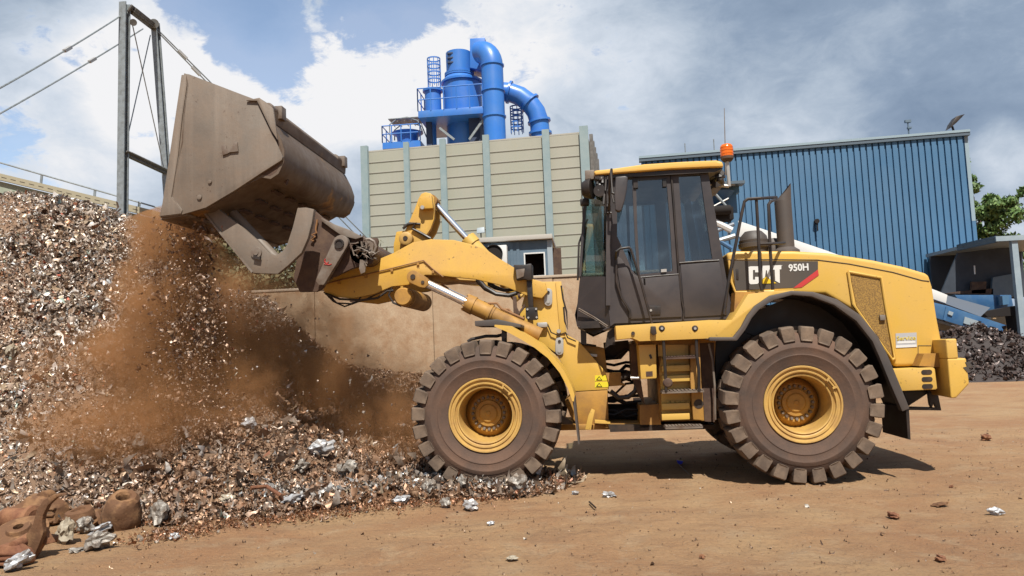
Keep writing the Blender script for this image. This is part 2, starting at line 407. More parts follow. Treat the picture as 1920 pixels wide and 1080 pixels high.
m = bpy.data.materials.new('dirt'); m.use_nodes = True; t = NT(m.node_tree); b = t.n['Principled BSDF']
pos = t.add('ShaderNodeNewGeometry').outputs['Position']
c = t.mix(t.rng(t.noise(pos, 0.55, 8, 0.62, 0.5), 0.38, 0.64), (0.375, 0.232, 0.115), (0.305, 0.155, 0.070))
c = t.mix(t.rng(t.noise(pos, 2.3, 8, 0.65, 0.3), 0.52, 0.72), c, (0.38, 0.255, 0.145))
mp = t.add('ShaderNodeMapping'); t.l.new(pos, mp.inputs[0]); mp.inputs['Scale'].default_value = (1.3, 4.2, 1); mp.inputs['Rotation'].default_value = (0, 0, R(-6))
c = t.mix(t.math('MULTIPLY', t.rng(t.noise(mp.outputs[0], 1.0, 9, 0.68, 0.6), 0.52, 0.70), 0.6), c, (0.20, 0.11, 0.056))
c = t.mix(t.math('MULTIPLY', t.rng(t.noise(pos, 26, 8, 0.8), 0.50, 0.66), 0.55), c, (0.15, 0.08, 0.042))
c = t.mix(t.math('MULTIPLY', t.rng(t.noise(pos, 75, 6, 0.8), 0.54, 0.66), 0.5), c, (0.46, 0.33, 0.21))
c = t.mix(t.math('MULTIPLY', t.rng(t.noise(pos, 45, 3, 0.6), 0.66, 0.72), 0.6), c, (0.42, 0.35, 0.27))
c = t.mix(t.math('MULTIPLY', t.rng(t.noise(pos, 1.1, 5, 0.6), 0.60, 0.70), 0.35), c, (0.15, 0.085, 0.05))
t.put(b.inputs['Base Color'], c); b.inputs['Roughness'].default_value = 0.93
bp = t.add('ShaderNodeBump'); bp.inputs['Strength'].default_value = 0.9; bp.inputs['Distance'].default_value = 0.035
t.put(bp.inputs['Height'], t.math('ADD', t.math('ADD', t.noise(mp.outputs[0], 3, 8, 0.7), t.noise(pos, 18, 8, 0.8)), t.math('MULTIPLY', t.noise(pos, 60, 5, .8), .5))); t.l.new(bp.outputs[0], b.inputs['Normal'])
M['dirt'] = m
g = link('ground', me, m, None); tag(g, kind='structure')

# ---- concrete push wall behind the machine
M['concrete'] = material('wall_concrete', (0.45, 0.305, 0.19), 0.9, col2=(0.36, 0.215, 0.115), nscale=0.9, dust=(0.53, 0.40, 0.27), dustamt=0.8, dscale=4.0, streak=0.6, streakcol=(0.24, 0.125, 0.06), bump=0.6, bscale=12, fine=0.18)
M['cap'] = material('wall_cap', (0.52, 0.42, 0.32), 0.9, bump=0.4, fine=0.1)
wl = P(425, 546, 17.0); wr = P(1110, 513, 17.0)
ztop = (wl.z+wr.z)/2
wt = thing('push_wall', 'long tan concrete push wall stained with dust behind the loader', 'wall', (0, 17.2, 0))
xs = [P(300, 600, 17).x, P(590, 600, 17).x, P(812, 600, 17).x, P(1040, 600, 17).x, P(1290, 600, 17).x]
for i in range(4):
    mb = MB(); mb.box((xs[i]+.004, 17.0+.01*(i % 2), -.1), (xs[i+1]-.004, 17.4, ztop-.06)); build('wall_panel', mb, M['concrete'], wt, bevel=.02)
mb = MB(); mb.box((xs[0], 16.98, ztop-.057), (xs[4], 17.42, ztop)); build('wall_cap', mb, M['cap'], wt, bevel=.012)

# ---- ramp parapet on the left
M['greenconc'] = material('green_concrete', (0.33, 0.40, 0.32), 0.9, col2=(0.40, 0.42, 0.33), nscale=0.8, streak=0.4, streakcol=(0.13, 0.15, 0.09), fine=0.08, bump=.3)
M['coping'] = material('coping', (0.42, 0.38, 0.27), 0.9, fine=0.08)
M['galv'] = material('galvanised', (0.36, 0.40, 0.42), 0.45, 0.35, col2=(0.26, 0.28, 0.28), nscale=8)
YR = 20.0
rp = thing('access_ramp', 'sloping green concrete ramp wall with tan coping and thin handrail behind the scrap heap', 'ramp', (P(150, 500, YR).x, YR, 0))
top = [(-60, 327), (0, 340), (282, 408), (400, 440), (500, 492), (522, 522), (552, 547)]
pts = W(top, YR); pts = [Vector((p.x, YR, p.z)) for p in pts] + [Vector((pts[-1].x, YR, -.1)), Vector((pts[0].x, YR, -.1))]
mb = MB(); mb.prism(pts, (0, 6.0, 0)); build('ramp_wall', mb, M['greenconc'], rp)
mb = MB()
cps = W([(-60, 311), (0, 325), (282, 393), (400, 426), (500, 478)], YR-.12)
for a_, b_ in zip(cps[:-1], cps[1:]):
    mb.prism([a_, b_, b_-Vector((0, 0, .19)), a_-Vector((0, 0, .19))], (0, .4, 0))
build('coping', mb, M['coping'], rp)
mb = MB()
M['slot'] = material('slot_dark', (0.09, 0.07, 0.05), 0.9)
for k in range(16):
    f0 = k/16; a_ = cps[1].lerp(cps[2], f0+.01); b_ = cps[1].lerp(cps[2], f0+.045)
    build('drain_slot', MB().prism([a_-Vector((0, .003, .09)), b_-Vector((0, .003, .09)), b_-Vector((0, .003, .11)), a_-Vector((0, .003, .11))], (0, .01, 0)), M['slot'], rp)
rails = W([(-50, 293), (0, 305), (284, 386), (330, 400)], YR)
hr = build('handrail', MB().tube(rails, .022, 8), M['galv'], rp)
for px in (-20, 80, 180, 262):
    f = (px-0)/284; p = rails[1].lerp(rails[2], f)
    build('post', MB().bar(p, p-Vector((0.04, 0, .42)), .07, .02), M['galv'], hr)

# ---- steel gantry on the left with guy wires
gt = thing('cable_gantry', 'tall grey steel gantry with cross bracing rising behind the scrap heap at left', 'gantry', (P(228, 400, 18.5).x, 18.5, 0))
pa = P(234, 6, 18.5); xb = (P(228, 400, 18.5).x+pa.x)/2 - .02
def ibeam(a, b, w_, d_, t_=.03):
    mb = MB(); a = Vector(a); b = Vector(b); ax = (b-a).normalized(); sd = Vector((0, 1, 0)); fl = ax.cross(sd).normalized()
    mb.bar(a+sd*d_/2, b+sd*d_/2, w_, t_, upv=sd); mb.bar(a-sd*d_/2, b-sd*d_/2, w_, t_, upv=sd); mb.bar(a+fl*.001, b+fl*.001, t_, d_-t_-.004, upv=sd)
    return mb
build('column', ibeam((P(226, 405, 18.5).x, 18.5, -.1), pa, .19, .19), M['galv'], gt)
q0 = P(291, 42, 20.5); q1 = P(311, 312, 20.5); q2 = q1 + (q1-q0)*((q1.z+.1)/(q0.z-q1.z))
build('column', ibeam(q2, q0, .17, .17), M['galv'], gt)
M['beamdark'] = material('beam_brown', (0.13, 0.12, 0.11), 0.7, col2=(0.2, 0.19, 0.18), nscale=6)
build('crossbeam', ibeam(P(247, 18, 18.6), P(288, 50, 20.5), .22, .2), M['beamdark'], gt)
build('crossbeam', ibeam(P(238, 288, 18.6), P(311, 322, 20.4), .2, .2), M['beamdark'], gt)
build('pulley', MB().cyl(P(250, 42, 18.55), P(250, 42, 18.75), .09, 16), M['beamdark'], gt)
build('pulley', MB().cyl(P(289, 44, 20.3), P(289, 44, 20.6), .13, 16), M['galv'], gt)
build('brace_cable', MB().tube([P(247, 40, 18.7), P(304, 300, 20.3)], .016, 6), M['galv'], gt)
build('brace_cable', MB().tube([P(282, 66, 20.2), P(238, 262, 18.7)], .016, 6), M['galv'], gt)
def guy(p0, p1, f0, Ya, Yb, n=10, sag=.0):
    a = P(*p0, Ya); b = P(*p1, Yb); pts = [a.lerp(b, k/n)-Vector((0, 0, sag*4*(k/n)*(1-k/n))) for k in range(n+1)]
    c_ = build('guy_cable', MB().tube(pts, .019, 6), M['galv'], gt)
    for ff in (f0,):
        q = a.lerp(b, ff); d = (b-a).normalized()*.16; q -= Vector((0, 0, sag*4*ff*(1-ff)))
        build('turnbuckle', MB().bar(q-d, q+d, .07, .07), M['silver'], c_)
guy((229, 28), (-60, 198), .435, 18.5, 13.0, sag=.05)
guy((268, 54), (-60, 246), .37, 20.5, 14.0, sag=.05)
guy((292, 52), (722, 480), .10, 20.5, 26.0); guy((294, 58), (716, 490), .15, 20.5, 26.0)

# ---- grey panelled building
M['panel'] = material('panel_cladding', (0.42, 0.415, 0.345), 0.8, col2=(0.375, 0.395, 0.315), nscale=0.22, nlo=.42, nhi=.6, streak=0.4, streakcol=(0.30, 0.28, 0.20), fine=0.06, dust=(.45, .43, .36), dustamt=.5, dscale=.5)
M['bluegrey'] = material('bluegrey_post', (0.27, 0.36, 0.38), 0.55, col2=(0.32, 0.40, 0.41), nscale=3)
M['seam'] = material('seam', (0.46, 0.44, 0.38), 0.8)
M['seamdark'] = material('seam_shadow', (0.27, 0.26, 0.2), 0.9)
YBr = 30.0; pr = P(1100, 238, YBr); zt = pr.z
dl = ray(681, 276); YBl = (zt-H)/dl.z*dl.y; plw = P(681, 276, YBl)
bdir = Vector((pr.x-plw.x, YBr-YBl, 0)); blen = bdir.length; bdir.normalize(); bn = Vector((bdir.y, -bdir.x, 0))  # outward, toward camera
if bn.y > 0: bn = -bn
pb = thing('panel_building', 'tall grey beige building of horizontal panels between blue grey posts', 'building', (plw.x, YBl, 0))
def onface(px, py, base=plw, nrm=bn, off=0.0):      # point where the sight line meets a facade
    d = ray(px, py); tt = ((Vector((base.x, base.y, 0))+nrm*off) - CAM).dot(Vector((nrm.x, nrm.y, 0)))/d.dot(Vector((nrm.x, nrm.y, 0))); return CAM + d*tt
A_ = Vector((plw.x, YBl, 0)); B_ = A_ + bdir*blen; back = -bn*5.5
zp = zt - .25
def quadbox(a, b, depthv, z0, z1):
    return MB().prism([Vector((a.x, a.y, z0)), Vector((b.x, b.y, z0)), Vector((b.x, b.y, z1)), Vector((a.x, a.y, z1))], depthv)
build('wall', quadbox(A_, B_, back, -.1, zp), M['panel'], pb)
# horizontal seams: raised pale lips, their shadow painted as a dark strip below
mb = MB(); nrow = 14; ph = None
zs = []
for py in np.linspace(268, 690, 1): pass
rowh = (onface(1045, 262).z - onface(1050, 365).z)/5.0
z = zp-rowh
while z > 0:
    a = A_+bn*.006; b2 = B_+bn*.006
    mb.prism([Vector((a.x, a.y, z)), Vector((b2.x, b2.y, z)), Vector((b2.x, b2.y, z+.03)), Vector((a.x, a.y, z+.03))], bn*.015)
    z -= rowh
build('panel_seam', mb, M['seam'], pb)
mb = MB(); z = zp-rowh
while z > 0:
    a = A_+bn*.002; b2 = B_+bn*.002
    mb.prism([Vector((a.x, a.y, z-.03)), Vector((b2.x, b2.y, z-.03)), Vector((b2.x, b2.y, z-.004)), Vector((a.x, a.y, z-.004))], bn*.008)
    z -= rowh
build('panel_gap_shade', mb, M['seamdark'], pb)
for px, ww in ((684, .3), (763, .22), (831, .24), (912, .26), (1024, .28), (1098, .34)):
    p = onface(px, 260); f = (Vector((p.x, p.y, 0))-A_).dot(bdir); f = max(ww/2-.05, min(blen-ww/2+.05, f))
    c0 = A_+bdir*(f-ww/2)+bn*.05; c1 = A_+bdir*(f+ww/2)+bn*.05
    m_ = quadbox(c0, c1, bn*.03, -.1, zt)
    cc = A_+bdir*(f-.03)+bn*.08; ce = A_+bdir*(f+.03)+bn*.08
    m_.merge(quadbox(cc, ce, bn*.10, -.1, zt))
    m_.merge(quadbox(A_+bdir*(f-ww/2)+bn*.18, A_+bdir*(f+ww/2)+bn*.18, bn*.025, -.1, zt))
    build('post', m_, M['bluegrey'], pb)
mb = quadbox(A_-bdir*.02, B_+bdir*.02, -bn*.06, zp+.01, zp+.07); build('roof_edge', mb, M['seam'], pb)
# receding right flank with its own posts
mb = MB()
for k in range(1, 6):
    c0 = B_ + back.normalized()*(k*1.05); mb.merge(quadbox(c0+bdir*.02, c0+bdir*.16, back.normalized()*.2, -.1, zt))
build('flank_post', mb, M['beamdark'], pb)

# ---- blue dust-filter plant above it
M['plantblue'] = material('plant_blue', (0.03, 0.20, 0.70), 0.34, col2=(0.045, 0.23, 0.70), nscale=0.8, coat=0.2, streak=.3, streakcol=(0.10, 0.17, 0.38), dust=(.16, .24, .45), dustamt=.25, dscale=.9)
M['plantdark'] = material('plant_dark', (0.03, 0.05, 0.11), 0.7)
YP = 35.0
pl = thing('dust_filter_plant', 'bright blue filter tower with curved ducts and railings above the panelled building', 'industrial plant', (P(870, 260, YP).x, YP, 0))
def vcyl(name, x0, x1, ytop, ybot, Y, zbot=None, rings=(), capr=0.0, parent=pl, mat='plantblue'):
    ym = (ytop+ybot)/2; a = P(x0, ym, Y); b = P(x1, ym, Y); r = (b.x-a.x)/2*1.0; cx = (a.x+b.x)/2
    z1 = P((x0+x1)/2, ytop, Y-r).z; z0 = P((x0+x1)/2, ybot, Y-r).z if zbot is None else zbot
    mb = MB(); mb.cyl((cx, Y, z0), (cx, Y, z1), r, 40)
    for f in rings: mb.lathe((cx, Y, z0+(z1-z0)*f), (0, 0, 1), [(-.05, r), (-.05, r+.09), (.05, r+.09), (.05, r)], 40)
    return build(name, mb, M[mat], parent), cx, r, z0, z1
S6 = lambda x, y: (660+x/4, 40+y/4)
up_, cxu, ru, zu0, zu1 = vcyl('separator_drum', 836.5, 884, 91, 134, YP, rings=(0.0, .06))
# drum lettering plate (illegible embossed mark) and inlet box
mb = MB()
for k in range(3): mb.box((cxu-ru*.75, YP-ru*.93-.02, zu0+.45+.22*k), (cxu-ru*.28, YP-ru*.60, zu0+.53+.22*k))
build('nameplate', mb, M['plantdark'], pl, bevel=.01)
lo_, cxl, rl, zl0, zl1 = vcyl('filter_drum', 832, 903, 142, 210, YP, rings=(.985,))
build('cone', MB().lathe((cxu, YP, zl1), (0, 0, 1), [(0, rl*.96), (zu0-zl1+.02, ru*.98)], 40), M['plantblue'], pl)
vcyl('base_drum', 838, 905, 212, 262, YP+.3, zbot=6.0, mat='plantblue')
vcyl('side_tank', 797, 827, 164, 214, YP-.4, rings=(.97,))
vcyl('side_tank', 800, 818, 222, 262, YP-.2, zbot=6.5)
pa_ = P(905, 80, YP); pbx = P(886, 136, YP)
mb = MB(); q = [P(884, 80, YP), P(912, 78, YP), P(912, 140, YP), P(884, 134, YP)]; mb.prism([x-Vector((0, .5, 0)) for x in q], (0, 1.1, 0)); build('inlet_duct', mb, M['plantblue'], pl, bevel=.03)
# main down pipe with elbow at the top
r_ = (P(945, 170, YP-1.4).x-P(904, 170, YP-1.4).x)/2; cx = (P(944, 170, YP-1.4).x+P(905, 170, YP-1.4).x)/2; Yp = YP-1.4
zt1 = P(920, 116, Yp-r_).z; zz1 = P(916, 71, Yp).z
pts = [Vector((cx, Yp, 6.5)), Vector((cx, Yp, zt1))]
Rb = zz1 - r_ - zt1
for k in range(1, 9):
    a = math.pi/2*k/8; pts.append(Vector((cx - (1-math.cos(a))*Rb*.75, Yp + (1-math.cos(a))*Rb*.5, zt1+math.sin(a)*Rb)))
mb = MB(); mb.tube(pts, r_, 36)
for zq in (zt1, P(930, 213, Yp-r_).z, (zt1+P(930, 213, Yp-r_).z)/2+0.0): mb.lathe((cx, Yp, zq), (0, 0, 1), [(-.03, r_), (-.03, r_+.05), (.03, r_+.05), (.03, r_)], 36)
build('down_pipe', mb, M['plantblue'], pl)
# right segmented elbow
path = [(938, 172), (955, 173), (975, 180), (993, 193), (1005, 210), (1011, 228), (1013, 250)]
pw = W(path, YP-.5); pw.append(Vector((pw[-1].x, pw[-1].y, 6.5)))
rr = .44
mb = MB(); mb.tube(pw, rr, 32)
for k in (1, 3, 5, 6):
    d = (pw[k+1]-pw[k-1]).normalized(); mb.lathe(pw[k], d, [(-.05, rr), (-.05, rr+.09), (.05, rr+.09), (.05, rr)], 32)
build('elbow_pipe', mb, M['plantblue'], pl)
# platform, support frame and railings
z0 = P(845, 222, YP-1.4).z; xa = P(784, 218, YP-1.6).x; xc = P(906, 212, YP-1.6).x
z0 = P(784, 221, YP-1.6).z
build('platform', MB().box((xa, YP-1.6, z0), (xc, YP+1.8, z0+.32)), M['plantblue'], pl, bevel=.02)
def railing(name, x0, x1, y0, zb, h, n, parent=pl, ret=1.5):
    mb = MB()
    for hh in (h, h*.5): mb.tube([(x0, y0+ret, zb+hh), (x0, y0, zb+hh), (x1, y0, zb+hh)], .028, 6)
    for k in range(n+1): xk = x0+(x1-x0)*k/n; mb.tube([(xk, y0, zb), (xk, y0, zb+h)], .028, 6)
    for k in range(3): mb.tube([(x0, y0+ret*k/2, zb), (x0, y0+ret*k/2, zb+h)], .028, 6)
    return build(name, mb, M['plantblue'], parent)
railing('railing', xa, xc, YP-1.6, z0+.3, 1.05, 5)
for x0_, x1_ in ((824, 852), (880, 905)):
    build('brace', MB().bar(P(x0_, 240 if x0_ < 850 else 262, YP-1.3), P(x1_, 262 if x0_ < 850 else 226, YP-1.3), .10, .10), M['galv'], pl)
build('under_frame', MB().box((P(806, 240, YP).x, YP-.9, 6.5), (P(816, 240, YP).x, YP-.7, z0)).box((P(885, 240, YP).x, YP-1.0, 6.5), (P(905, 240, YP).x, YP+1.0, z0-.003)), M['plantdark'], pl)
def cage(x0, x1, yt, yb, Y, hoops):
    a = P(x0, (yt+yb)/2, Y); b = P(x1, (yt+yb)/2, Y); r = (b.x-a.x)/2; cx = (a.x+b.x)/2; z1 = P((x0+x1)/2, yt, Y).z; z0_ = P((x0+x1)/2, yb, Y).z
    mb = MB()
    for k in range(hoops): mb.lathe((cx, Y, z0_+(z1-z0_)*(1-k/hoops)), (0, 0, 1), [(-.03, r-.015), (-.03, r+.015), (.03, r+.015), (.03, r-.015)], 20, closed=True)
    for k in range(9): a_ = 2*math.pi*k/9; mb.tube([(cx+r*math.cos(a_), Y+r*math.sin(a_), z0_), (cx+r*math.cos(a_), Y+r*math.sin(a_), z1)], .02, 5)
    build('ladder_cage', mb, M['plantblue'], pl)
cage(802, 826, 111, 164, YP+.3, 4); cage(957, 981, 201, 250, YP, 5)
# left hopper with its own small platform and railing
zq = P(740, 266, YP-1).z; xa2 = P(717, 268, YP-1).x; xb2 = P(788, 262, YP-1).x
build('platform', MB().box((xa2, YP-1, zq-.3), (xb2, YP+1, zq)), M['plantblue'], pl)
railing('railing', xa2, xb2, YP-1, zq, .78, 4)
hx = P(766, 255, YP).x
build('hopper', MB().lathe((hx, YP-.2, zq), (0, 0, 1), [(0, .46), (.45, .52), (.6, .75), (.62, .0)], 24), M['plantblue'], pl)
mb = MB()
for dx in (-.62, 0, .62):
    pass
for yy in (-.6, .3):
    arc = [(hx-.75, YP+yy, zq+.45), (hx-.75, YP+yy, zq+.95), (hx-.4, YP+yy, zq+1.2), (hx+.1, YP+yy, zq+1.25), (hx+.6, YP+yy, zq+1.05), (hx+.8, YP+yy, zq+.5)]
    mb.tube(arc, .03, 6)
for k in range(5):
    xk = hx-.7+k*.33; mb.tube([(xk, YP-.6, zq+1.1), (xk, YP+.3, zq+1.1)], .02, 5)
mb.box((hx-.8, YP-.65, zq+1.2), (hx+.75, YP+.35, zq+1.23))
build('hoop_frame', mb, M['galv'], pl)
mb = MB(); mb.box((P(812, 262, YP+1).x, YP-1.2, 3.5), (P(1020, 262, YP).x, YP+1.6, 6.6)); build('base', mb, M['plantdark'], pl)

# ---- stacked container cabin
M['cabin'] = material('cabin_blue', (0.11, 0.17, 0.23), 0.55, col2=(0.14, 0.2, 0.26), nscale=4)
M['cabinlight'] = material('cabin_post', (0.36, 0.42, 0.46), 0.5)
M['roofedge'] = material('cabin_roof', (0.52, 0.49, 0.44), 0.8, fine=.1)
M['voiddark'] = material('interior_dark', (0.012, 0.008, 0.007), 0.9)
YC = 23.5; cr_ = P(1027, 450, YC); cl_ = P(893, 458, YC); cb = P(1052, 470, YC+2.6)
zc = cr_.z
cn = thing('container_cabin', 'small blue grey corrugated cabin with one open window and rooftop floodlight', 'cabin', (cl_.x, YC, 0))
wx0, wx1 = P(985, 490, YC).x, P(1020, 490, YC).x; wz0, wz1 = P(1000, 517, YC).z, P(1000, 476, YC).z
mb = MB(); yb = YC+2.6
mb.box((cl_.x, YC, -.1), (wx0, YC+.06, zc)); mb.box((wx1, YC, -.1), (cr_.x, YC+.06, zc)); mb.box((wx0, YC, -.1), (wx1, YC+.06, wz0)); mb.box((wx0, YC, wz1), (wx1, YC+.06, zc))
k = cl_.x+.05
while k < wx0-.12: mb.box((k, YC-.025, 2), (k+.09, YC-.001, zc-.02)); k += .2
mb.box((cl_.x, yb, -.1), (cr_.x, yb+.06, zc)); mb.box((cl_.x-.06, YC, -.1), (cl_.x-.002, yb, zc))
build('wall', mb, M['cabin'], cn)
# right end wall with three tall windows
mb = MB(); mb.box((cr_.x-.06, YC+.061, -.1), (cr_.x-.002, yb-.002, zc)); build('wall', mb, M['cabin'], cn)
for f in (.25, .5, .75):
    y_ = YC+2.6*f; build('window', MB().box((cr_.x, y_-.22, 3.2), (cr_.x+.03, y_+.22, zc-.5)), M['cabinlight'], cn)
    build('glass', MB().box((cr_.x+.031, y_-.15, 3.3), (cr_.x+.04, y_+.15, zc-.6)), M['voiddark'], COL.objects[-1] if False else cn)
build('corner_post', MB().box((cr_.x-.03, YC-.03, -.1), (cr_.x+.13, YC+.12, zc)), M['cabinlight'], cn)
fm = MB(); 
for a, b in (((wx0-.04, wz0-.04), (wx1+.04, wz0)), ((wx0-.04, wz1), (wx1+.04, wz1+.04)), ((wx0-.04, wz0), (wx0, wz1)), ((wx1, wz0), (wx1+.04, wz1))): fm.box((a[0], YC-.04, a[1]), (b[0], YC+.02, b[1]))
build('window', fm, M['white'], cn)
build('inner_wall', MB().box((wx0-.5, YC+1.2, 2), (wx1+.5, YC+1.25, zc-.1)), M['rustdark'], cn)
zr = zc+.02
build('roof', MB().prism([Vector((cl_.x-.15, YC-.2, zr)), Vector((cr_.x+.15, YC-.2, zr)), Vector((cr_.x+.15, yb+.2, zr)), Vector((cl_.x-.15, yb+.2, zr))], (0, 0, .14)), M['roofedge'], cn, bevel=.01)
acx0, acx1 = P(918, 490, YC).x, P(953, 490, YC).x
ac = tag(build('air_conditioner', MB().box((acx0, YC-.35, P(930, 500, YC).z), (acx1, YC-.03, P(930, 463, YC).z)), M['white'], None, bevel=.02), 'white outdoor fan unit on the cabin wall left of its window', 'fan unit')
build('fan_opening', MB().lathe((acx0+.18, YC-.36, P(935, 478, YC).z), (0, 1, 0), [(0, .0), (0, .24), (-.05, .26), (-.05, .28), (.02, .28)], 28), M['voiddark'], ac)
fl = thing('floodlight', 'small square floodlight standing on the cabin roof edge', 'floodlight', (P(902, 445, YC).x, YC, zr+.14))
o_ = fl.location
build('bracket', MB().tube([o_, o_+Vector((0, 0, .18))], .02, 6), M['black'], fl)
build('lamp_head', MB().prism([o_+Vector((-.13, -.08, .16)), o_+Vector((.13, -.08, .18)), o_+Vector((.11, -.02, .36)), o_+Vector((-.11, -.02, .34))], (0, .12, 0)), M['cabinlight'], fl, bevel=.01)

# ---- blue corrugated hall
M['hallblue'] = material('hall_blue', (0.052, 0.162, 0.305), 0.5, col2=(0.062, 0.182, 0.335), nscale=0.35, streak=0.35, streakcol=(0.05, 0.13, 0.24), fine=0.05, dust=(.12, .22, .34), dustamt=.3, dscale=.4)
M['hallpale'] = material('hall_pale', (0.30, 0.40, 0.46), 0.6)
M['gutter'] = material('gutter', (0.10, 0.14, 0.18), 0.5)
YHr = 36.0; hr_ = P(1807, 250, YHr); zh = hr_.z; d = ray(1202, 299); YHl = (zh-H)/d.z*d.y; hl_ = P(1202, 299, YHl)
hd = Vector((hr_.x-hl_.x, YHr-YHl, 0)); hlen = hd.length; hd.normalize(); hn_ = Vector((hd.y, -hd.x, 0))
if hn_.y > 0: hn_ = -hn_
HA = Vector((hl_.x, YHl, 0)); HB = HA+hd*hlen
hb = thing('corrugated_hall', 'large blue corrugated steel hall behind the loader', 'building', HA)
nr = 52; step = hlen/nr; prof = []
for k in range(nr):
    s_ = k*step
    for f, o in ((0, .0), (.70, .0), (.76, .09), (.94, .09)):
        prof.append(HA+hd*(s_+f*step)-hn_*o)
prof.append(HB.copy())
secs = [[Vector((p.x, p.y, -.1)) for p in prof], [Vector((p.x, p.y, zh-.05)) for p in prof]]
build('wall', MB().loft(secs, caps=False, closed=False), M['hallblue'], hb, smooth=0)
build('wall', quadbox(HA+hn_*-.15, HB+hn_*-.15, -hn_*9.0, -.1, zh-.1), M['hallblue'], hb)
for a, b_ in ((0, 2.2), (2.2, zh-.1)): pass
M['hallside'] = M['hallpale']
sb = quadbox(HB+hd*.003-hn_*.1, HB+hd*.2-hn_*.1, -hn_*9.1, zh*.62, zh-.12); build('flank_panel', sb, M['hallpale'], hb)
sb = quadbox(HB+hd*.003-hn_*.1, HB+hd*.2-hn_*.1, -hn_*9.1, -.1, zh*.62-.01); build('flank_panel', sb, M['hallblue'], hb)
build('gutter', quadbox(HA-hd*.1+hn_*.1, HB+hd*.23+hn_*.1, -hn_*.3, zh-.12, zh+.10), M['gutter'], hb)
build('gutter_lip', quadbox(HA-hd*.1+hn_*.13, HB+hd*.23+hn_*.13, -hn_*.02, zh+.03, zh+.14), M['hallpale'], hb)
vp_ = onface(1530, 416, HA, hn_)
build('vent_cap', MB().cyl(vp_+hn_*.0, vp_+hn_*.25, .11, 12).box((vp_.x-.02, vp_.y-.2, vp_.z-.45), (vp_.x+.02, vp_.y-.16, vp_.z)), M['voiddark'], hb)
# things on the hall roof
def on_top(px): p = onface(px, 270, HA, hn_); return Vector((p.x, p.y+.35, zh-.05))
p = on_top(1800); fl = thing('floodlight', 'large tilted black floodlight on the right roof corner of the blue hall', 'floodlight', p)
build('bracket', MB().tube([p, p+Vector((-.1, 0, .5))], .05, 8), M['black'], fl)
build('lamp_head', MB().prism([p+Vector((-.32, -.25, .35)), p+Vector((.02, -.25, .62)), p+Vector((.40, -.25, .98)), p+Vector((.02, -.25, .90)), p+Vector((-.2, -.25, .62))], (0, .5, 0)), M['black'], fl, bevel=.03)
p = on_top(1712); ms = thing('camera_mast', 'short thin mast with small fittings on the blue hall roof', 'mast', p)
build('pole', MB().tube([p, p+Vector((0, 0, .95))], .035, 8), M['cabin'], ms)
build('fitting', MB().box(p+Vector((-.13, -.07, .85)), p+Vector((.13, .07, .97))).box(p+Vector((-.05, -.09, .55)), p+Vector((.12, .05, .63))), M['cabin'], ms)
for px, hh, lb in ((1286, .75, 'short thin aerial on the hall roof, left of the other behind the cab roof'), (1341, .85, 'short thin aerial on the hall roof nearest the orange beacon')):
    p = on_top(px); tag(build('aerial', MB().tube([p, p+Vector((0, 0, hh))], .025, 6), M['galv'], None, loc=p), lb, 'aerial')

# ---- conveyor with white cover, from the left behind the cab down to the right
M['convblue'] = material('conveyor_blue', (0.035, 0.13, 0.30), 0.45, col2=(0.07, 0.17, 0.32), nscale=3)
M['convgrey'] = material('conveyor_grey', (0.20, 0.24, 0.30), 0.5)
YV = 29.0
cvr = thing('belt_conveyor', 'long sloping conveyor with white cover and blue frame running down behind the loader', 'conveyor', (P(1600, 560, YV).x, YV, 0))
mb = MB().ext([(1376, 411), (1394, 417), (1548, 469), (1752, 543), (1777, 553), (1774, 569), (1748, 560), (1540, 488), (1376, 441)], YV, YV+1.4); build('cover', mb, M['white'], cvr, bevel=.02)
mb = MB().ext(B5((190, 575), (385, 630), (340, 672), (178, 612)), YV+.1, YV+1.3); build('side_panel', mb, M['convgrey'], cvr)
mb = MB().ext([(1376, 446)]+[(1540, 491)]+B5((120, 600), (460, 712), (442, 772), (130, 668))[0:0]+[(1751, 567)]+B5((190, 622), (460, 712), (442, 772), (150, 682))+[(1500, 515), (1376, 470)], YV-.12, YV+.05); build('side_frame', mb, M['convblue'], cvr, bevel=.01)
mb = MB().ext([(1376, 470), (1500, 515)]+B5((150, 682), (442, 772), (446, 785), (148, 700)), YV-.14, YV+1.4); build('belt', mb, M['black'], cvr)
for q in (B5((268, 672), (330, 692), (325, 722), (262, 702)), B5((345, 705), (370, 712), (358, 742), (336, 735)), B5((418, 735), (438, 742), (430, 768), (412, 760)), B5((196, 645), (216, 652), (210, 668), (190, 660))):
    build('access_plate', MB().ext(q, YV-.17, YV-.121), M['cabinlight'], cvr)
for q in (B5((330, 690), (345, 694), (330, 745), (316, 740)), B5((182, 625), (192, 628), (180, 690), (168, 686)), B5((385, 715), (412, 722), (402, 762), (378, 756))):
    build('rib', MB().ext(q, YV-.165, YV-.121), M['convblue'] if q[0][0] < 1790 else M['voiddark'], cvr)
for xx in (P(1560, 560, YV).x, P(1700, 560, YV).x):
    build('leg', MB().bar((xx, YV+.2, -.05), (xx, YV+.2, P(1640, 560, YV).z-.2), .15, .15), M['convblue'], cvr)

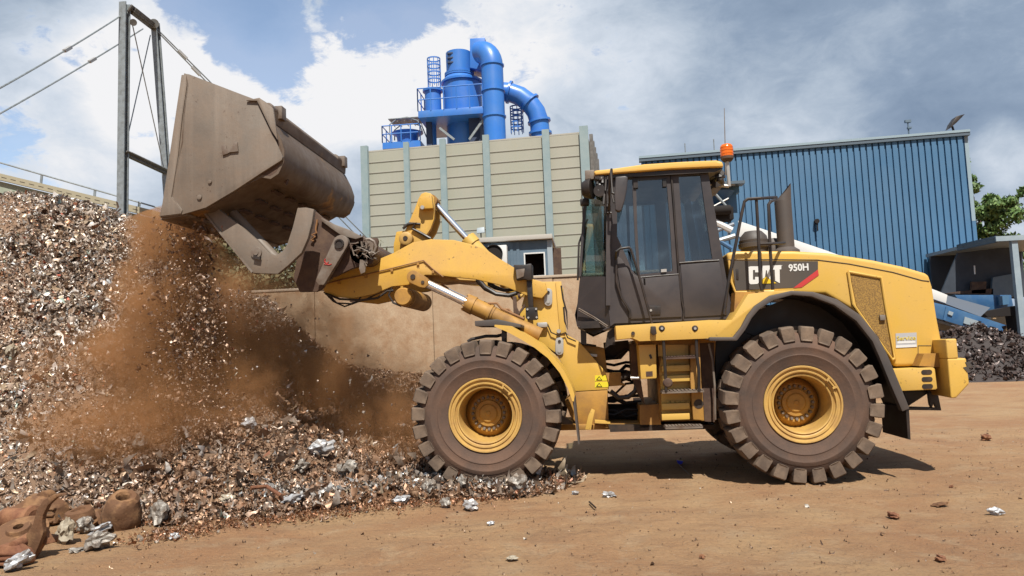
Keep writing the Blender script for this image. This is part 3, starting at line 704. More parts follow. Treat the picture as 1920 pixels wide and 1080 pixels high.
# ---- shredder tower seen between the cab and the exhaust
YT = 27.0
st = thing('sorting_tower', 'blue steel frame with dark machinery partly hidden behind the cab', 'machine', (P(1378, 400, YT).x, YT, 0))
x0 = P(1366, 400, YT).x; x1 = P(1383, 400, YT).x
build('column', MB().box((x0, YT, -.1), (x1, YT+.3, P(1375, 352, YT).z)), M['hallblue'], st)
x2 = P(1300, 400, YT).x
build('column', MB().box((x2, YT, -.1), (x2+.3, YT+.3, P(1375, 352, YT).z)), M['hallblue'], st)
build('beam', MB().box((x2, YT-.05, P(1375, 362, YT).z), (x1+.1, YT+.35, P(1375, 349, YT).z)), M['hallblue'], st)
build('deck', MB().box((x2, YT-.6, P(1360, 352, YT).z), (x1+.2, YT-.06, P(1375, 349, YT).z+.06)), M['gutter'], st)
mt_ = MB(); c0 = P(1350, 376, YT); mt_.lathe(c0, (0, 0, 1), [(-.25, .15), (.0, .3), (.28, .5), (.30, 0)], 20); build('funnel', mt_, M['convblue'], st)
mt_ = MB(); c0 = P(1350, 400, YT-.3); mt_.box(c0+Vector((-.5, -.2, -.25)), c0+Vector((.42, .5, .18))).cyl(c0+Vector((-.3, -.35, .05)), c0+Vector((.3, -.35, .05)), .16, 16); build('motor', mt_, M['voiddark'], st, bevel=.02)
for (a, b_, r_, mm) in (((1338, 360), (1366, 392), .05, 'galv'), ((1340, 416), (1372, 432), .12, 'white'), ((1335, 436), (1376, 420), .07, 'convgrey'), ((1336, 455), (1378, 442), .09, 'galv'), ((1345, 470), (1345, 430), .05, 'galv'), ((1338, 445), (1372, 466), .08, 'convblue'), ((1336, 388), (1366, 372), .03, 'silver'), ((1350, 348), (1352, 335), .09, 'voiddark'), ((1340, 346), (1378, 346), .05, 'galv')):
    build('strut', MB().tube([P(*a, YT-.5), P(*b_, YT-.5)], r_, 8), M[mm], st)

# ---- open shed with feed hopper at the right edge
YS = 31.0
sh = thing('open_shed', 'open fronted pale blue steel shed with dark hopper inside at the right edge', 'shed', (P(1880, 640, YS).x, YS, 0))
M['shedpale'] = material('shed_pale', (0.30, 0.38, 0.44), 0.55, col2=(0.36, 0.44, 0.49), nscale=2)
M['shedshade'] = material('shed_interior_shade', (0.03, 0.042, 0.062), 0.7, col2=(0.05, 0.065, 0.09), nscale=1.2)  # interior shade of the shed put into a dark blue base colour
ra = P(1866, 452, YS); rb = P(1990, 441, YS); rl_ = P(1794, 468, YS+2.5)
build('roof', MB().prism([Vector((ra.x, YS, ra.z)), Vector((rb.x+1, YS, ra.z)), Vector((rb.x+1, YS+5, ra.z)), Vector((rl_.x-.2, YS+5, ra.z)), Vector((rl_.x, YS+2.5, ra.z))], (0, 0, .14)), M['shedpale'], sh)
build('fascia', MB().box((ra.x, YS-.08, ra.z-.02), (rb.x+1, YS-.002, ra.z+.17)), M['shedpale'], sh)
build('roof_flank', MB().prism([Vector((ra.x, YS, ra.z-.05)), Vector((rl_.x, YS+2.5, rl_.z-.05)), Vector((rl_.x, YS+2.5, rl_.z+.2)), Vector((ra.x, YS, ra.z+.2))], (.12, .05, 0)), M['gutter'], sh)
cxp = P(1912, 560, YS).x
build('column', MB().box((cxp-.09, YS, 1.0), (cxp+.13, YS+.2, ra.z)), M['shedpale'], sh)
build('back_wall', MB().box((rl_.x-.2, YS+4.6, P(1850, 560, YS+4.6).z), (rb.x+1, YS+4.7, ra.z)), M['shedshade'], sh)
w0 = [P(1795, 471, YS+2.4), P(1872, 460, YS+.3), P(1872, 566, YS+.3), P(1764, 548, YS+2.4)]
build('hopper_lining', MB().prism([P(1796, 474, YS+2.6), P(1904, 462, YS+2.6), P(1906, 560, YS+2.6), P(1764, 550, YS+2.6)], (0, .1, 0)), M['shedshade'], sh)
for q, mm in (([(1862, 520), (1906, 512), (1906, 556), (1858, 556)], 'cabin'), ([(1822, 528), (1850, 528), (1848, 550), (1822, 550)], 'rustdark'), ([(1800, 546), (1862, 541), (1862, 552), (1772, 550)], 'rustdark')):
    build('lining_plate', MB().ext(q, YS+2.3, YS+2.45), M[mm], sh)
build('light_pipe', MB().tube([P(1827, 498, YS+2.2), P(1828, 514, YS+2.2)], .03, 6), M['white'], sh)
build('chute', MB().ext([(1790, 553), (1896, 553), (1900, 573), (1868, 588), (1800, 566)], YS+1.2, YS+2.2), M['convblue'], sh, bevel=.02)
build('chute_lip', MB().ext([(1872, 556), (1892, 553), (1892, 570), (1874, 573)], YS+1.1, YS+1.19), M['hallblue'], sh)
build('feeder', MB().ext([(1842, 585), (1906, 573), (1910, 590), (1916, 640), (1908, 640), (1900, 592), (1852, 594)], YS+.4, YS+1.0), M['voiddark'], sh)
build('floor_slab', MB().ext([(1868, 640), (2000, 637), (2000, 650), (1874, 652)], YS-.4, YS+2.5), M['rustdark'], sh)
build('plinth', MB().box((P(1874, 652, YS).x, YS+.2, -.1), (P(2000, 652, YS).x, YS+4, P(1874, 650, YS).z-.02)), M['rustdark'], sh)
bk = MB(); bk.loft([[Vector((x, 44, -.1)), Vector((x, 47, h_)), Vector((x, 52, h_)), Vector((x, 55, -.1))] for x, h_ in ((19, 0), (22, 2.2), (25, 3.0), (29, 2.7), (34, 3.2), (40, 2.5), (48, 0))]); tag(build('earth_bank', bk, M['dirt'], None), kind='structure')
hx0 = P(1935, 600, YS).x
build('column', MB().box((hx0+.3, YS+4, -.1), (hx0+.5, YS+4.2, ra.z)), M['shedpale'], sh)
bar_ = thing('gas_bottle_cage', 'dark beams lying on the ground beneath the open shed', 'steel beams', (P(1890, 640, YS+3).x, YS+3, 0)) if False else None

# ---- tree right of the hall
def tree(base, h, cr, seed, label, nleaf=9000, leaf=.16):
    r = np.random.default_rng(seed); t_ = thing('tree', label, 'tree', base); base = Vector(base)
    tr = MB(); tops = []
    tr.tube([base, base+Vector((.1, 0, h*.3)), base+Vector((-.1, .1, h*.55)), base+Vector((.05, 0, h*.8))], [.28, .22, .14, .05], 10)
    for k in range(11):
        a = r.uniform(0, 6.28); z0 = h*r.uniform(.3, .65); L = cr*r.uniform(.6, .95)
        s = base+Vector((0, 0, z0)); e = s+Vector((math.cos(a)*L, math.sin(a)*L, h*r.uniform(.08, .3)))
        tr.tube([s, s.lerp(e, .5)+Vector((0, 0, .2)), e], [.1, .06, .025], 6); tops.append(e); tops.append(s.lerp(e, .6))
    build('trunk', tr, M['rustdark'], t_)
    cl = []
    for k in range(46):
        e = tops[k % len(tops)]; cl.append((np.array(e)+r.normal(0, .45, 3), r.uniform(.35, .85)))
    for k in range(14):
        a = r.uniform(0, 6.28); cl.append((np.array(base)+np.array([math.cos(a)*cr*.5*r.random(), math.sin(a)*cr*.5, h*r.uniform(.6, .92)]), r.uniform(.4, .8)))
    ci = r.integers(0, len(cl), nleaf); cen = np.array([cl[i][0] for i in ci]); rad = np.array([cl[i][1] for i in ci])
    dv = r.normal(0, 1, (nleaf, 3)); dv /= np.linalg.norm(dv, axis=1)[:, None]; pos_ = cen + dv*(rad*r.random(nleaf)**.45)[:, None]*np.array([1, 1, .7])
    n_ = dv+r.normal(0, .7, (nleaf, 3)); n_ /= np.linalg.norm(n_, axis=1)[:, None]
    u = np.cross(n_, r.normal(0, 1, (nleaf, 3))); u /= np.linalg.norm(u, axis=1)[:, None]; v = np.cross(n_, u); s = leaf*r.uniform(.5, 1.2, nleaf)[:, None]
    V_ = np.stack([pos_-u*s, pos_+v*s*.45, pos_+u*s, pos_-v*s*.45], 1).reshape(-1, 3)-np.array(base)
    me = bpy.data.meshes.new('crown'); np_mesh(me, V_, np.arange(nleaf*4).reshape(-1, 4)); link('crown', me, M['leaf'], t_)
    return t_
m = bpy.data.materials.new('leaf'); m.use_nodes = True; t = NT(m.node_tree); b = t.n['Principled BSDF']
ri = t.add('ShaderNodeNewGeometry').outputs['Random Per Island']
t.put(b.inputs['Base Color'], t.mix(ri, (0.045, 0.10, 0.02), (0.13, 0.20, 0.055))); b.inputs['Roughness'].default_value = .6; M['leaf'] = m
YTR = 46.0
tree((P(1836, 500, YTR).x, YTR, 0), P(1845, 338, YTR-1).z+1.6, 2.6, 5, 'broad green tree behind the right corner of the blue hall', 15000, .17)
def bush(name, label, c, ext_, n, seed, leaf, mt):
    r = np.random.default_rng(seed); cl = np.array(c)+r.normal(0, 1, (26, 3))*np.array(ext_)*.5; ci = r.integers(0, 26, n)
    dv = r.normal(0, 1, (n, 3)); dv /= np.linalg.norm(dv, axis=1)[:, None]; ps = cl[ci]+dv*(r.random(n)**.4)[:, None]*np.array(ext_)*.45; ps[:, 2] = np.maximum(ps[:, 2], .02)
    u = r.normal(0, 1, (n, 3)); u /= np.linalg.norm(u, axis=1)[:, None]; v = np.cross(u, dv); v /= np.linalg.norm(v, axis=1)[:, None]; s = leaf*r.uniform(.5, 1.3, n)[:, None]
    V_ = np.stack([ps-u*s, ps+v*s*.5, ps+u*s, ps-v*s*.5], 1).reshape(-1, 3)-np.array(c)
    me = bpy.data.meshes.new(name); np_mesh(me, V_, np.arange(n*4).reshape(-1, 4)); ob = link(name, me, mt, None); ob.location = c; return tag(ob, label, 'shrub')
m = bpy.data.materials.new('dusty_leaf'); m.use_nodes = True; t = NT(m.node_tree); b = t.n['Principled BSDF']
ri = t.add('ShaderNodeNewGeometry').outputs['Random Per Island']
t.put(b.inputs['Base Color'], t.mix(ri, (0.045, 0.055, 0.02), (0.16, 0.13, 0.06))); b.inputs['Roughness'].default_value = .7; M['dleaf'] = m
bush('shrub', 'dusty olive shrubs growing over the green ramp wall behind the falling scrap', P(445, 530, 18.6), (2.6, .7, 1.0), 7000, 4, .09, M['dleaf'])
bush('shrub', 'smaller dark shrub at the ramp wall beside the falling scrap', P(385, 480, 18.9), (.9, .5, 1.0), 2600, 6, .09, M['dleaf'])
# ================================================================== the wheel loader
YN, YM = 8.22, 9.6                           # near tyre face, centre line
mir = lambda y: 2*YM-y
wf = P(909, 780, YN); wr_ = P(1507, 757, YN)
LD = thing('wheel_loader', 'dusty yellow wheel loader tipping its raised bucket over the scrap heap', 'wheel loader', ((wf.x+wr_.x)/2, YM, 0))

# ---- wheels
def tyre_mesh(c, sgn, Rr=.81, nl=24, rot=0.0):
    # c: centre on the outer face, sgn=+1: tyre extends away from the camera
    mb = MB(); wdt = .60
    prof = [(.06, .385), (.028, .40), (.018, .425), (.016, .44), (.004, .46), (0, .50), (-.004, .505), (-.004, .513), (.001, .518), (0, .58), (-.003, .585), (-.003, .592), (.002, .60), (.004, .625), (.010, .632), (.014, .64), (.03, .685), (.055, .715), (.09, .735), (.20, .752), (.30, .757)]
    prof = prof + [(wdt-a, r) for a, r in prof[::-1][1:]]
    mb.lathe(c, (0, sgn, 0), prof, 96, 0)
    c = Vector(c)
    def pt(a, r, y): return Vector((c.x+r*math.sin(a), c.y+sgn*y, c.z+r*math.cos(a)))
    pitch = 2*math.pi/nl
    for side in (0, 1):
        for k in range(nl):
            a0 = rot + k*pitch + (pitch/2 if side else 0)
            Yf = (lambda y: y) if not side else (lambda y: wdt-y)
            # cross sections from the shoulder to the middle of the tread: (y, r_in, r_out, half width, skew)
            secs = []
            for y, ri_, ro, hw, sk in ((.004, .652, .690, .044, 0.0), (-.004, .656, .765, .064, 0.0), (-.002, .66, .792, .073, 0.0), (.018, .70, .806, .077, .0), (.10, .72, .812, .080, .004), (.20, .735, .815, .066, .02), (.315, .74, .815, .052, .045)):
                hw2 = hw/ .8; s2 = sk
                secs.append([pt(a0-hw2+s2, ri_, Yf(y)), pt(a0-hw2*.93+s2, ro-.012, Yf(y)), pt(a0-hw2*.80+s2, ro, Yf(y)), pt(a0+hw2*.80+s2, ro, Yf(y)), pt(a0+hw2*.93+s2, ro-.012, Yf(y)), pt(a0+hw2+s2, ri_, Yf(y))])
            mb.loft(secs, 1)
    return mb
def wheel(c, sgn, rot, near=True):
    wv = bpy.data.objects.new('wheel', None); COL.objects.link(wv); wv.parent = LD; wv.location = Vector(c)-LD.location
    build('tyre', tyre_mesh(c, sgn, rot=rot), [M['tyre'], M['lug']], wv, smooth=40)
    ax = (0, sgn, 0)
    rim = MB().lathe(c, ax, [(.05, .36), (.03, .392), (.018, .398), (.010, .392), (.012, .378), (.030, .372), (.034, .352), (.022, .345), (.024, .332), (.045, .328), (.055, .312), (.040, .304), (.044, .292), (.075, .286), (.16, .280), (.30, .272), (.40, .266)], 72)
    a = rot*3+.6                                # rim lock piece
    d = Vector((math.sin(a), 0, math.cos(a))); tdir = Vector((math.cos(a), 0, -math.sin(a))); cc = Vector(c)
    for o_ in (-.045, .045): rim.bar(cc+d*.335+tdir*o_+Vector((0, sgn*.012, 0)), cc+d*.375+tdir*o_*1.3+Vector((0, sgn*.012, 0)), .022, .02)
    rim.bar(cc+d*.357-tdir*.06+Vector((0, sgn*.012, 0)), cc+d*.357+tdir*.06+Vector((0, sgn*.012, 0)), .02, .014)
    build('rim', rim, M['rimyellow'], wv, smooth=30)
    hub = MB().lathe(c, ax, [(.41, .270), (.40, .262), (.36, .235), (.335, .215), (.328, .205), (.328, .148), (.305, .142), (.30, .105), (.285, .09), (.28, .03), (.272, .02), (.272, .0)], 64)
    for k in range(20):
        a = 2*math.pi*k/20; q = cc+Vector((math.sin(a)*.176, 0, math.cos(a)*.176))
        hub.lathe(q+Vector((0, sgn*.328, 0)), (0, -sgn, 0), [(0, .019), (.022, .018), (.034, .014), (.034, 0)], 8, 1)
    build('hub', hub, [M['hub'], M['steel'] if near else M['hub']], wv, smooth=30)
    return wv
wheel((wf.x, YN, .80), 1, .05); wheel((wr_.x, YN, .80), 1, .12)
wheel((wf.x, mir(YN), .80), -1, .15, False); wheel((wr_.x, mir(YN), .80), -1, .02, False)
for xx in (wf.x, wr_.x):
    mb = MB(); c = Vector((xx, YM, .80))
    mb.lathe(c, (0, 1, 0), [(-.98, .0), (-.98, .15), (-.75, .17), (-.45, .2), (-.3, .3), (0, .34), (.3, .3), (.45, .2), (.75, .17), (.98, .15), (.98, 0)], 24)
    build('axle', mb, M['dark'], LD)

# ---- front frame, loader tower
TP = A5((730, -92), (908, -95), (917, 100), (930, 190), (1010, 235), (1172, 420), (1172, 497), (985, 507), (968, 452), (885, 300), (790, 232), (640, 130), (690, 60))
Yt = 9.12
for s_ in (0, 1):
    y0, y1 = (Yt, Yt+.05) if not s_ else (mir(Yt)-.05, mir(Yt))
    mb = MB()
    base = [P(x, y, Yt) for x, y in TP]; mb.prism([Vector((v.x, y0, v.z)) for v in base], (0, y1-y0, 0))
    build('tower_plate', mb, M['yellow'], LD, bevel=.008)
def bothsides(name, pxs, Y, th, mt, bevel=.006, only=None):
    base = [P(x, y, Y) for x, y in pxs]
    for s_ in (0, 1):
        if only is not None and s_ != only: continue
        y0 = Y if not s_ else mir(Y)-th
        build(name, MB().prism([Vector((v.x, y0, v.z)) for v in base], (0, th, 0)), mt, LD, bevel=bevel)
# lower body between the plates
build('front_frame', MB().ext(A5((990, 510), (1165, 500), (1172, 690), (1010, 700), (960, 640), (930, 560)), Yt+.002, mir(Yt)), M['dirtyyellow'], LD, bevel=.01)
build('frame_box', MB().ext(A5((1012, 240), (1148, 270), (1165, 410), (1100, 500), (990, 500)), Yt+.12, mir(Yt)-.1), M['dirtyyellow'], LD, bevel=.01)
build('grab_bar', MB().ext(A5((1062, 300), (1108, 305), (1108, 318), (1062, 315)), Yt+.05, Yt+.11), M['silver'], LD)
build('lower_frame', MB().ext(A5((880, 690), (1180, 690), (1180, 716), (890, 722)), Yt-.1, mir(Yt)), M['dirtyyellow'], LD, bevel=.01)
build('step_plate', MB().ext(A5((1042, 716), (1060, 640), (1078, 603), (1096, 612), (1085, 660), (1075, 718)), Yt-.25, Yt-.2), M['yellow'], LD, bevel=.004)
build('step_plate', MB().ext(A5((1096, 668), (1180, 675), (1180, 686), (1096, 680)), Yt-.2, Yt-.03), M['yellow'], LD)
build('bracket', MB().ext(A5((905, 640), (930, 645), (975, 675), (975, 690), (905, 685)), Yt-.4, Yt-.3), M['steel'], LD, bevel=.004)
# warning stickers
for q in (A5((1096, 420), (1166, 418), (1168, 448), (1096, 450)), A5((1096, 456), (1168, 454), (1170, 484), (1096, 486))):
    st_ = build('warning_label', MB().ext(q, Yt-.004, Yt-.001), M['warn'], LD)
    x0_, y0_ = q[0]; tq = [(x0_+3, q[3][1]-2), (x0_+8, q[0][1]+2), (x0_+13, q[3][1]-2)]
    tw = W(tq, Yt-.006)
    build('warning_triangle', MB().tube([tw[0], tw[1], tw[2], tw[0]], .004, 5), M['black'], st_)
# silver pin plates
for cx, cy, hh in ((1028, 557, 1), (1049, 649, 1)):
    c0 = P(cx, cy-9, Yt-.02); c1 = P(cx, cy+9, Yt-.02); r = .048; n = 10; poly = []
    for k in range(n+1): a = math.pi*k/n; poly.append(c0+Vector((math.cos(a)*r, 0, math.sin(a)*r)))
    for k in range(n+1): a = math.pi+math.pi*k/n; poly.append(c1+Vector((math.cos(a)*r, 0, math.sin(a)*r)))
    pp = build('pin_plate', MB().prism([Vector((v.x, Yt-.03, v.z)) for v in poly], (0, .028, 0)), M['silver'], LD, bevel=.004)
    build('bolt', MB().cyl(c0-Vector((0, .02, 0)), c0+Vector((0, .01, 0)), .018, 10), M['black'], pp)
    build('bolt', MB().cyl(c1-Vector((0, .02, 0)), c1+Vector((0, .01, 0)), .02, 10), M['silver'], pp)
# front fenders
fo = A5((548, 142), (640, 150), (720, 196), (800, 246), (872, 318), (930, 398), (965, 468), (984, 520), (980, 562))
fi = A5((972, 560), (948, 490), (903, 405), (838, 325), (765, 268), (690, 222), (612, 180), (545, 152))
for s_ in (0, 1):
    Yf_ = 8.27
    o_ = [P(x, y, Yf_) for x, y in fo]; i_ = [P(x, y, Yf_) for x, y in fi]
    ys = [Yf_, Yf_+.03] if not s_ else [mir(Yf_), mir(Yf_)-.03]
    mb = MB().prism([Vector((v.x, ys[0], v.z)) for v in o_+i_], (0, ys[1]-ys[0], 0))
    # curved skin
    ye = 8.95 if not s_ else mir(8.95)
    secs = [[Vector((v.x, ys[0]+(.003 if not s_ else -.003), v.z)), Vector((v.x, ye, v.z)), Vector((v.x, ye, v.z-.015)), Vector((v.x, ys[0]+(.003 if not s_ else -.003), v.z-.015))] for v in o_]
    mb.loft(secs)
    build('front_fender', mb, M['yellow'], LD, bevel=0.0)
    sk = W(A5((437, 122), (560, 112), (690, 140), (690, 158), (560, 150), (440, 150)), Yf_+.1)
    if not s_:
        build('fender_flap', MB().prism(sk, (0, .5, 0)), M['rubberlip'], LD, bevel=.006)
        build('mud_flap', MB().ext(A5((972, 545), (986, 545), (1012, 800), (1004, 795)), Yf_+.03, Yf_+.6), M['rubberlip'], LD)
        build('fender_bracket', MB().tube(W(A5((400, 235), (420, 222), (500, 205), (560, 205), (598, 195)), Yf_+.25), .018, 8).tube(W(A5((600, 170), (600, 260)), Yf_+.2), .03, 8).cyl(P(945, 629, Yf_+.1), P(945, 629, Yf_+.25), .035, 14), M['black'], LD)

# ---- lift arms
arm = A2((150, 668), (176, 640), (240, 598), (330, 560), (440, 520), (600, 452), (720, 386), (830, 366), (980, 370), (1080, 395), (1170, 420), (1260, 482), (1362, 545), (1400, 590), (1480, 618), (1560, 640), (1575, 700), (1540, 740), (1440, 722), (1300, 662), (1120, 620), (980, 606), (860, 592), (800, 592), (740, 640), (690, 655), (590, 665), (480, 712), (340, 742), (215, 728), (160, 700))
Ya = 9.02
bothsides('lift_arm', arm, Ya, .075, M['armyellow'], bevel=.012)
mb = MB()
rl = W(A2((165, 650), (260, 625), (420, 590), (590, 550), (790, 500), (850, 556), (915, 605)), Ya-.015)
mb.tube(rl, .008, 6)
gl = build('grease_line', mb, M['copper'], LD)
for x, y in ((255, 640), (425, 600), (590, 560), (755, 520), (850, 570)):
    q = W(A2((x, y)), Ya-.012)[0]; build('clamp', MB().box(q-Vector((.015, .008, .02)), q+Vector((.015, .01, .015))), M['dirtyyellow'], gl)
# cross tube between the arms
c0 = W(A2((668, 732)), Ya+.02)[0]
mb = MB().lathe(Vector((c0.x, Ya+.076, c0.z)), (0, 1, 0), [(0, 0), (0, .118), (mir(Ya)-Ya-.152, .118), (mir(Ya)-Ya-.152, 0)], 32)
build('cross_tube', mb, M['dirtyyellow'], LD)
build('cross_tube_boss', MB().lathe(Vector((c0.x, Ya-.06, c0.z-.0)), (0, 1, 0), [(.13, .11), (.02, .11), (.0, .095), (0, 0)], 32), M['dirtyyellow'], LD)
# lift cylinders
for s_ in (0, 1):
    Yc_ = 8.93 if not s_ else mir(8.93)
    pin = P(*A2((728, 606))[0], 8.93); k0 = P(*A2((1095, 783))[0], 8.93); k1 = P(*A2((1430, 930))[0], 8.93)
    for v in (pin, k0, k1): v.y = Yc_
    dirc = (k1-pin).normalized(); Lr = (k0-pin).length
    cyl_ = build('lift_cylinder', MB().tube([k0-dirc*.07, k0+dirc*.03, k0+dirc*.0301, k0+dirc*.28, k0+dirc*.2801, k1+dirc*.2], [.105, .112, .100, .098, .090, .088], 28), M['dirtyyellow'], LD, smooth=25)
    mb = MB()
    for k in range(12):
        a = 2*math.pi*k/12; u = Vector((0, 1, 0)); v = dirc.cross(u); q = k0-dirc*.075+(u*math.cos(a)+v*math.sin(a))*.095; mb.cyl(q-dirc*.015, q+dirc*.02, .013, 6)
    build('gland_bolts', mb, M['dirtyyellow'], cyl_)
    build('collar', MB().tube([k0+dirc*.22, k0+dirc*.25], .112, 28), M['dirtyyellow'], cyl_)
    build('feed_pipe', MB().tube([k0+dirc*.22+Vector((0, -.02, .11)), k0+dirc*.34+Vector((0, -.02, .16)), k0+dirc*.40+Vector((0, -.03, .12)), k1+Vector((0, -.03, .11))], .014, 8), M['copper'], cyl_)
    build('rod', MB().tube([pin, k0], .052, 24), M['chrome'], LD if False else cyl_)
    q0 = P(*A2((728, 606))[0], 8.9); q1 = P(*A2((790, 640))[0], 8.9)
    for v in (q0, q1): v.y = Yc_-.07
    poly = []; dd = (q1-q0).normalized(); uu = Vector((-dd.z, 0, dd.x)); r = .078
    for k in range(9): a = math.pi/2+math.pi*k/8; poly.append(q0+dd*math.cos(a)*r+uu*math.sin(a)*r)
    for k in range(5): a = -math.pi/2+math.pi*k/4; poly.append(q1+dd*math.cos(a)*.075+uu*math.sin(a)*.068)
    e = build('rod_eye', MB().prism(poly, (0, .14, 0)), M['dirtyyellow'], cyl_, bevel=.01)
    build('pin', MB().cyl(q0-Vector((0, .012, 0)), q0+Vector((0, .01, 0)), .03, 12), M['dark'], cyl_); build('pin', MB().cyl(q1-Vector((0, .012, 0)), q1+Vector((0, .01, 0)), .02, 10), M['dark'], LD if False else cyl_)

# ---- bellcrank and tilt cylinder (centre line)
Yb = 9.40
bc = A2((757, 110), (775, 78), (800, 68), (835, 75), (855, 100), (860, 150), (858, 235), (835, 300), (800, 352), (845, 366), (860, 420), (640, 470), (600, 452), (600, 400), (618, 318), (672, 312), (705, 240), (735, 170))
bell = build('bellcrank', MB().ext(bc, Yb, Yb+.07), M['armyellow'], LD, bevel=.01)
build('bellcrank', MB().prism([Vector((v.x, mir(Yb)-.07, v.z)) for v in W(bc, Yb)], (0, .07, 0)), M['armyellow'], LD, bevel=.01)
build('crank_cap', MB().ext(A2((765, 100), (840, 85), (850, 170), (770, 175), (755, 150)), Yb-.09, Yb-.002), M['armyellow'], bell, bevel=.012)
q = W(A2((783, 165)), Yb-.1)[0]; build('bolt', MB().cyl(q-Vector((0, .01, 0)), q+Vector((0, .02, 0)), .025, 10), M['silver'], bell)
build('web_plate', MB().ext(A2((745, 190), (835, 215), (790, 330), (690, 310)), Yb+.075, mir(Yb)-.075), M['dirtyyellow'], LD, bevel=.01)
q = W(A2((682, 365)), Yb-.05)[0]; build('pivot_boss', MB().lathe(q-Vector((0, .05, 0)), (0, 1, 0), [(0, 0), (0, .03), (-.01, .031), (-.01, .07), (0, .085), (.1, .085)], 24), M['rimyellow'], bell)
build('pivot_pin', MB().cyl(q-Vector((0, .068, 0)), q+Vector((0, .0, 0)), .028, 12), M['black'], bell)
build('hydraulic_hose', MB().tube(W(A2((660, 300), (690, 272), (740, 265), (720, 300), (760, 320), (835, 362)), Yb-.03), .018, 8).tube(W(A2((665, 285), (700, 265), (770, 270)), Yb-.02), .014, 8), M['black'], LD)
ta = P(*A2((866, 148))[0], YM); tb_ = P(*A2((1072, 372))[0], YM); dd = (tb_-ta).normalized()
tc = build('tilt_cylinder', MB().tube([tb_-dd*.02, tb_+dd*.09, tb_+dd*.0901, tb_+dd*1.0], [.115, .115, .098, .098], 28), M['yellow'], LD, smooth=25)
mb = MB()
for k in range(10):
    a = 2*math.pi*k/10; u = Vector((0, 1, 0)); v = dd.cross(u); qq = tb_-dd*.03+(u*math.cos(a)+v*math.sin(a))*.085; mb.cyl(qq, qq+dd*.04, .016, 6)
build('gland_bolts', mb, M['yellow'], tc)
build('rod', MB().tube([ta-dd*.05, tb_], .042, 24), M['chrome'], tc)
build('rod_eye', MB().lathe(ta-dd*.05-Vector((0, .12, 0)), (0, 1, 0), [(0, 0), (0, .075), (.24, .075), (.24, 0)], 20), M['dirtyyellow'], tc)
# hoses under the arm
mb = MB()
for dy, off in ((0, 0), (.05, 8), (.1, 16)):
    mb.tube([P(x+0, y, Ya+.03+dy) for x, y in A2((1130, 610+off), (1180, 670+off*.6), (1250, 712), (1330, 722), (1400, 700), (1450, 690))], .026, 8)
    mb.tube([P(x+0, y, Ya+.1+dy) for x, y in A2((1200, 635+off), (1240, 665+off*.6), (1300, 690), (1400, 680))], .02, 8)
mb.tube(W(A2((1500, 650), (1480, 760), (1440, 800), (1400, 850), (1370, 820)), Ya+.2), .03, 8)
build('hydraulic_hose', mb, M['black'], LD)
mb = MB()
mb.tube(W(A2((160, 700), (220, 760), (290, 792), (370, 765), (400, 720)), Ya+.02), .010, 7)
mb.tube(W(A2((170, 710), (260, 745), (400, 752), (500, 738), (560, 695), (600, 690)), Ya-.03), .014, 7)
mb.tube(W(A2((180, 705), (240, 770), (330, 775), (420, 750), (520, 700), (590, 675)), Ya+.1), .010, 7)
mb.tube(W(A2((590, 672), (570, 720), (600, 770), (650, 790)), Ya-.03), .012, 7)
build('hydraulic_hose', mb, M['black'], LD)
build('clamp_plate', MB().ext(A2((800, 596), (990, 606), (1000, 622), (1120, 628), (1118, 640), (980, 632), (900, 640), (830, 625)), Ya+.1, Ya+.5), M['dirtyyellow'], LD)
mb = MB().ext(C6((545, 430), (575, 430), (580, 520), (600, 560), (645, 490), (650, 520), (590, 600), (555, 608)), 9.0, 9.04).tube(W(C6((590, 430), (610, 425)), 9.0), .03, 8)
build('hose_bracket', mb, M['rustdark'], LD, bevel=.004)
# work light on its post
Yw = 8.98
hl = build('light_post', MB().ext(C6((662, 290), (708, 285), (722, 560), (682, 560)), Yw, Yw+.06), M['black'], LD, bevel=.006)
build('mount_plate', MB().ext(C6((655, 525), (752, 523), (762, 620), (745, 630), (672, 632), (655, 610)), Yw-.03, Yw-.002), M['black'], hl, bevel=.004)
for x, y in ((670, 540), (743, 537), (677, 610), (748, 607)):
    q = W(C6((x, y)), Yw-.045)[0]; build('bolt', MB().cyl(q, q+Vector((0, .02, 0)), .013, 6), M['silver'], hl)
build('headlight', MB().ext(C6((548, 163), (650, 160), (705, 150), (710, 290), (680, 300), (650, 285), (575, 296), (568, 225)), Yw-.06, Yw+.2), M['black'], LD, bevel=.02)
build('lens', MB().ext(C6((572, 205), (648, 195), (640, 262), (580, 285)), Yw-.075, Yw-.061), M['steel'], COL.objects['headlight'], bevel=.01)
# small valve and wiring on the tower
q = W(C6((790, 672)), Yt-.05)[0]
build('sensor', MB().box(q-Vector((.06, .03, .03)), q+Vector((.07, .04, .03))), M['silver'], LD, bevel=.015)
build('sensor_wire', MB().tube(W(C6((840, 665), (870, 735), (930, 760), (990, 735), (1010, 780), (1080, 810)), Yt-.04), .008, 6).tube(W(C6((955, 340), (970, 450), (1000, 560), (1010, 710), (985, 640), (975, 520)), Yt-.02), .010, 6).tube(W(C6((985, 740), (1050, 800), (1120, 830), (1250, 850)), Yt+.1), .016, 6), M['black'], LD)
build('tower_edge', MB().ext(A5((880, -92), (912, -95), (935, 190), (905, 190)), Yt-.02, Yt-.002), M['yellow'], LD, bevel=.003)
build('small_bolt', MB().cyl(W(A5((898, 178)), Yt-.05)[0], W(A5((898, 178)), Yt-.01)[0], .025, 10), M['silver'], LD)

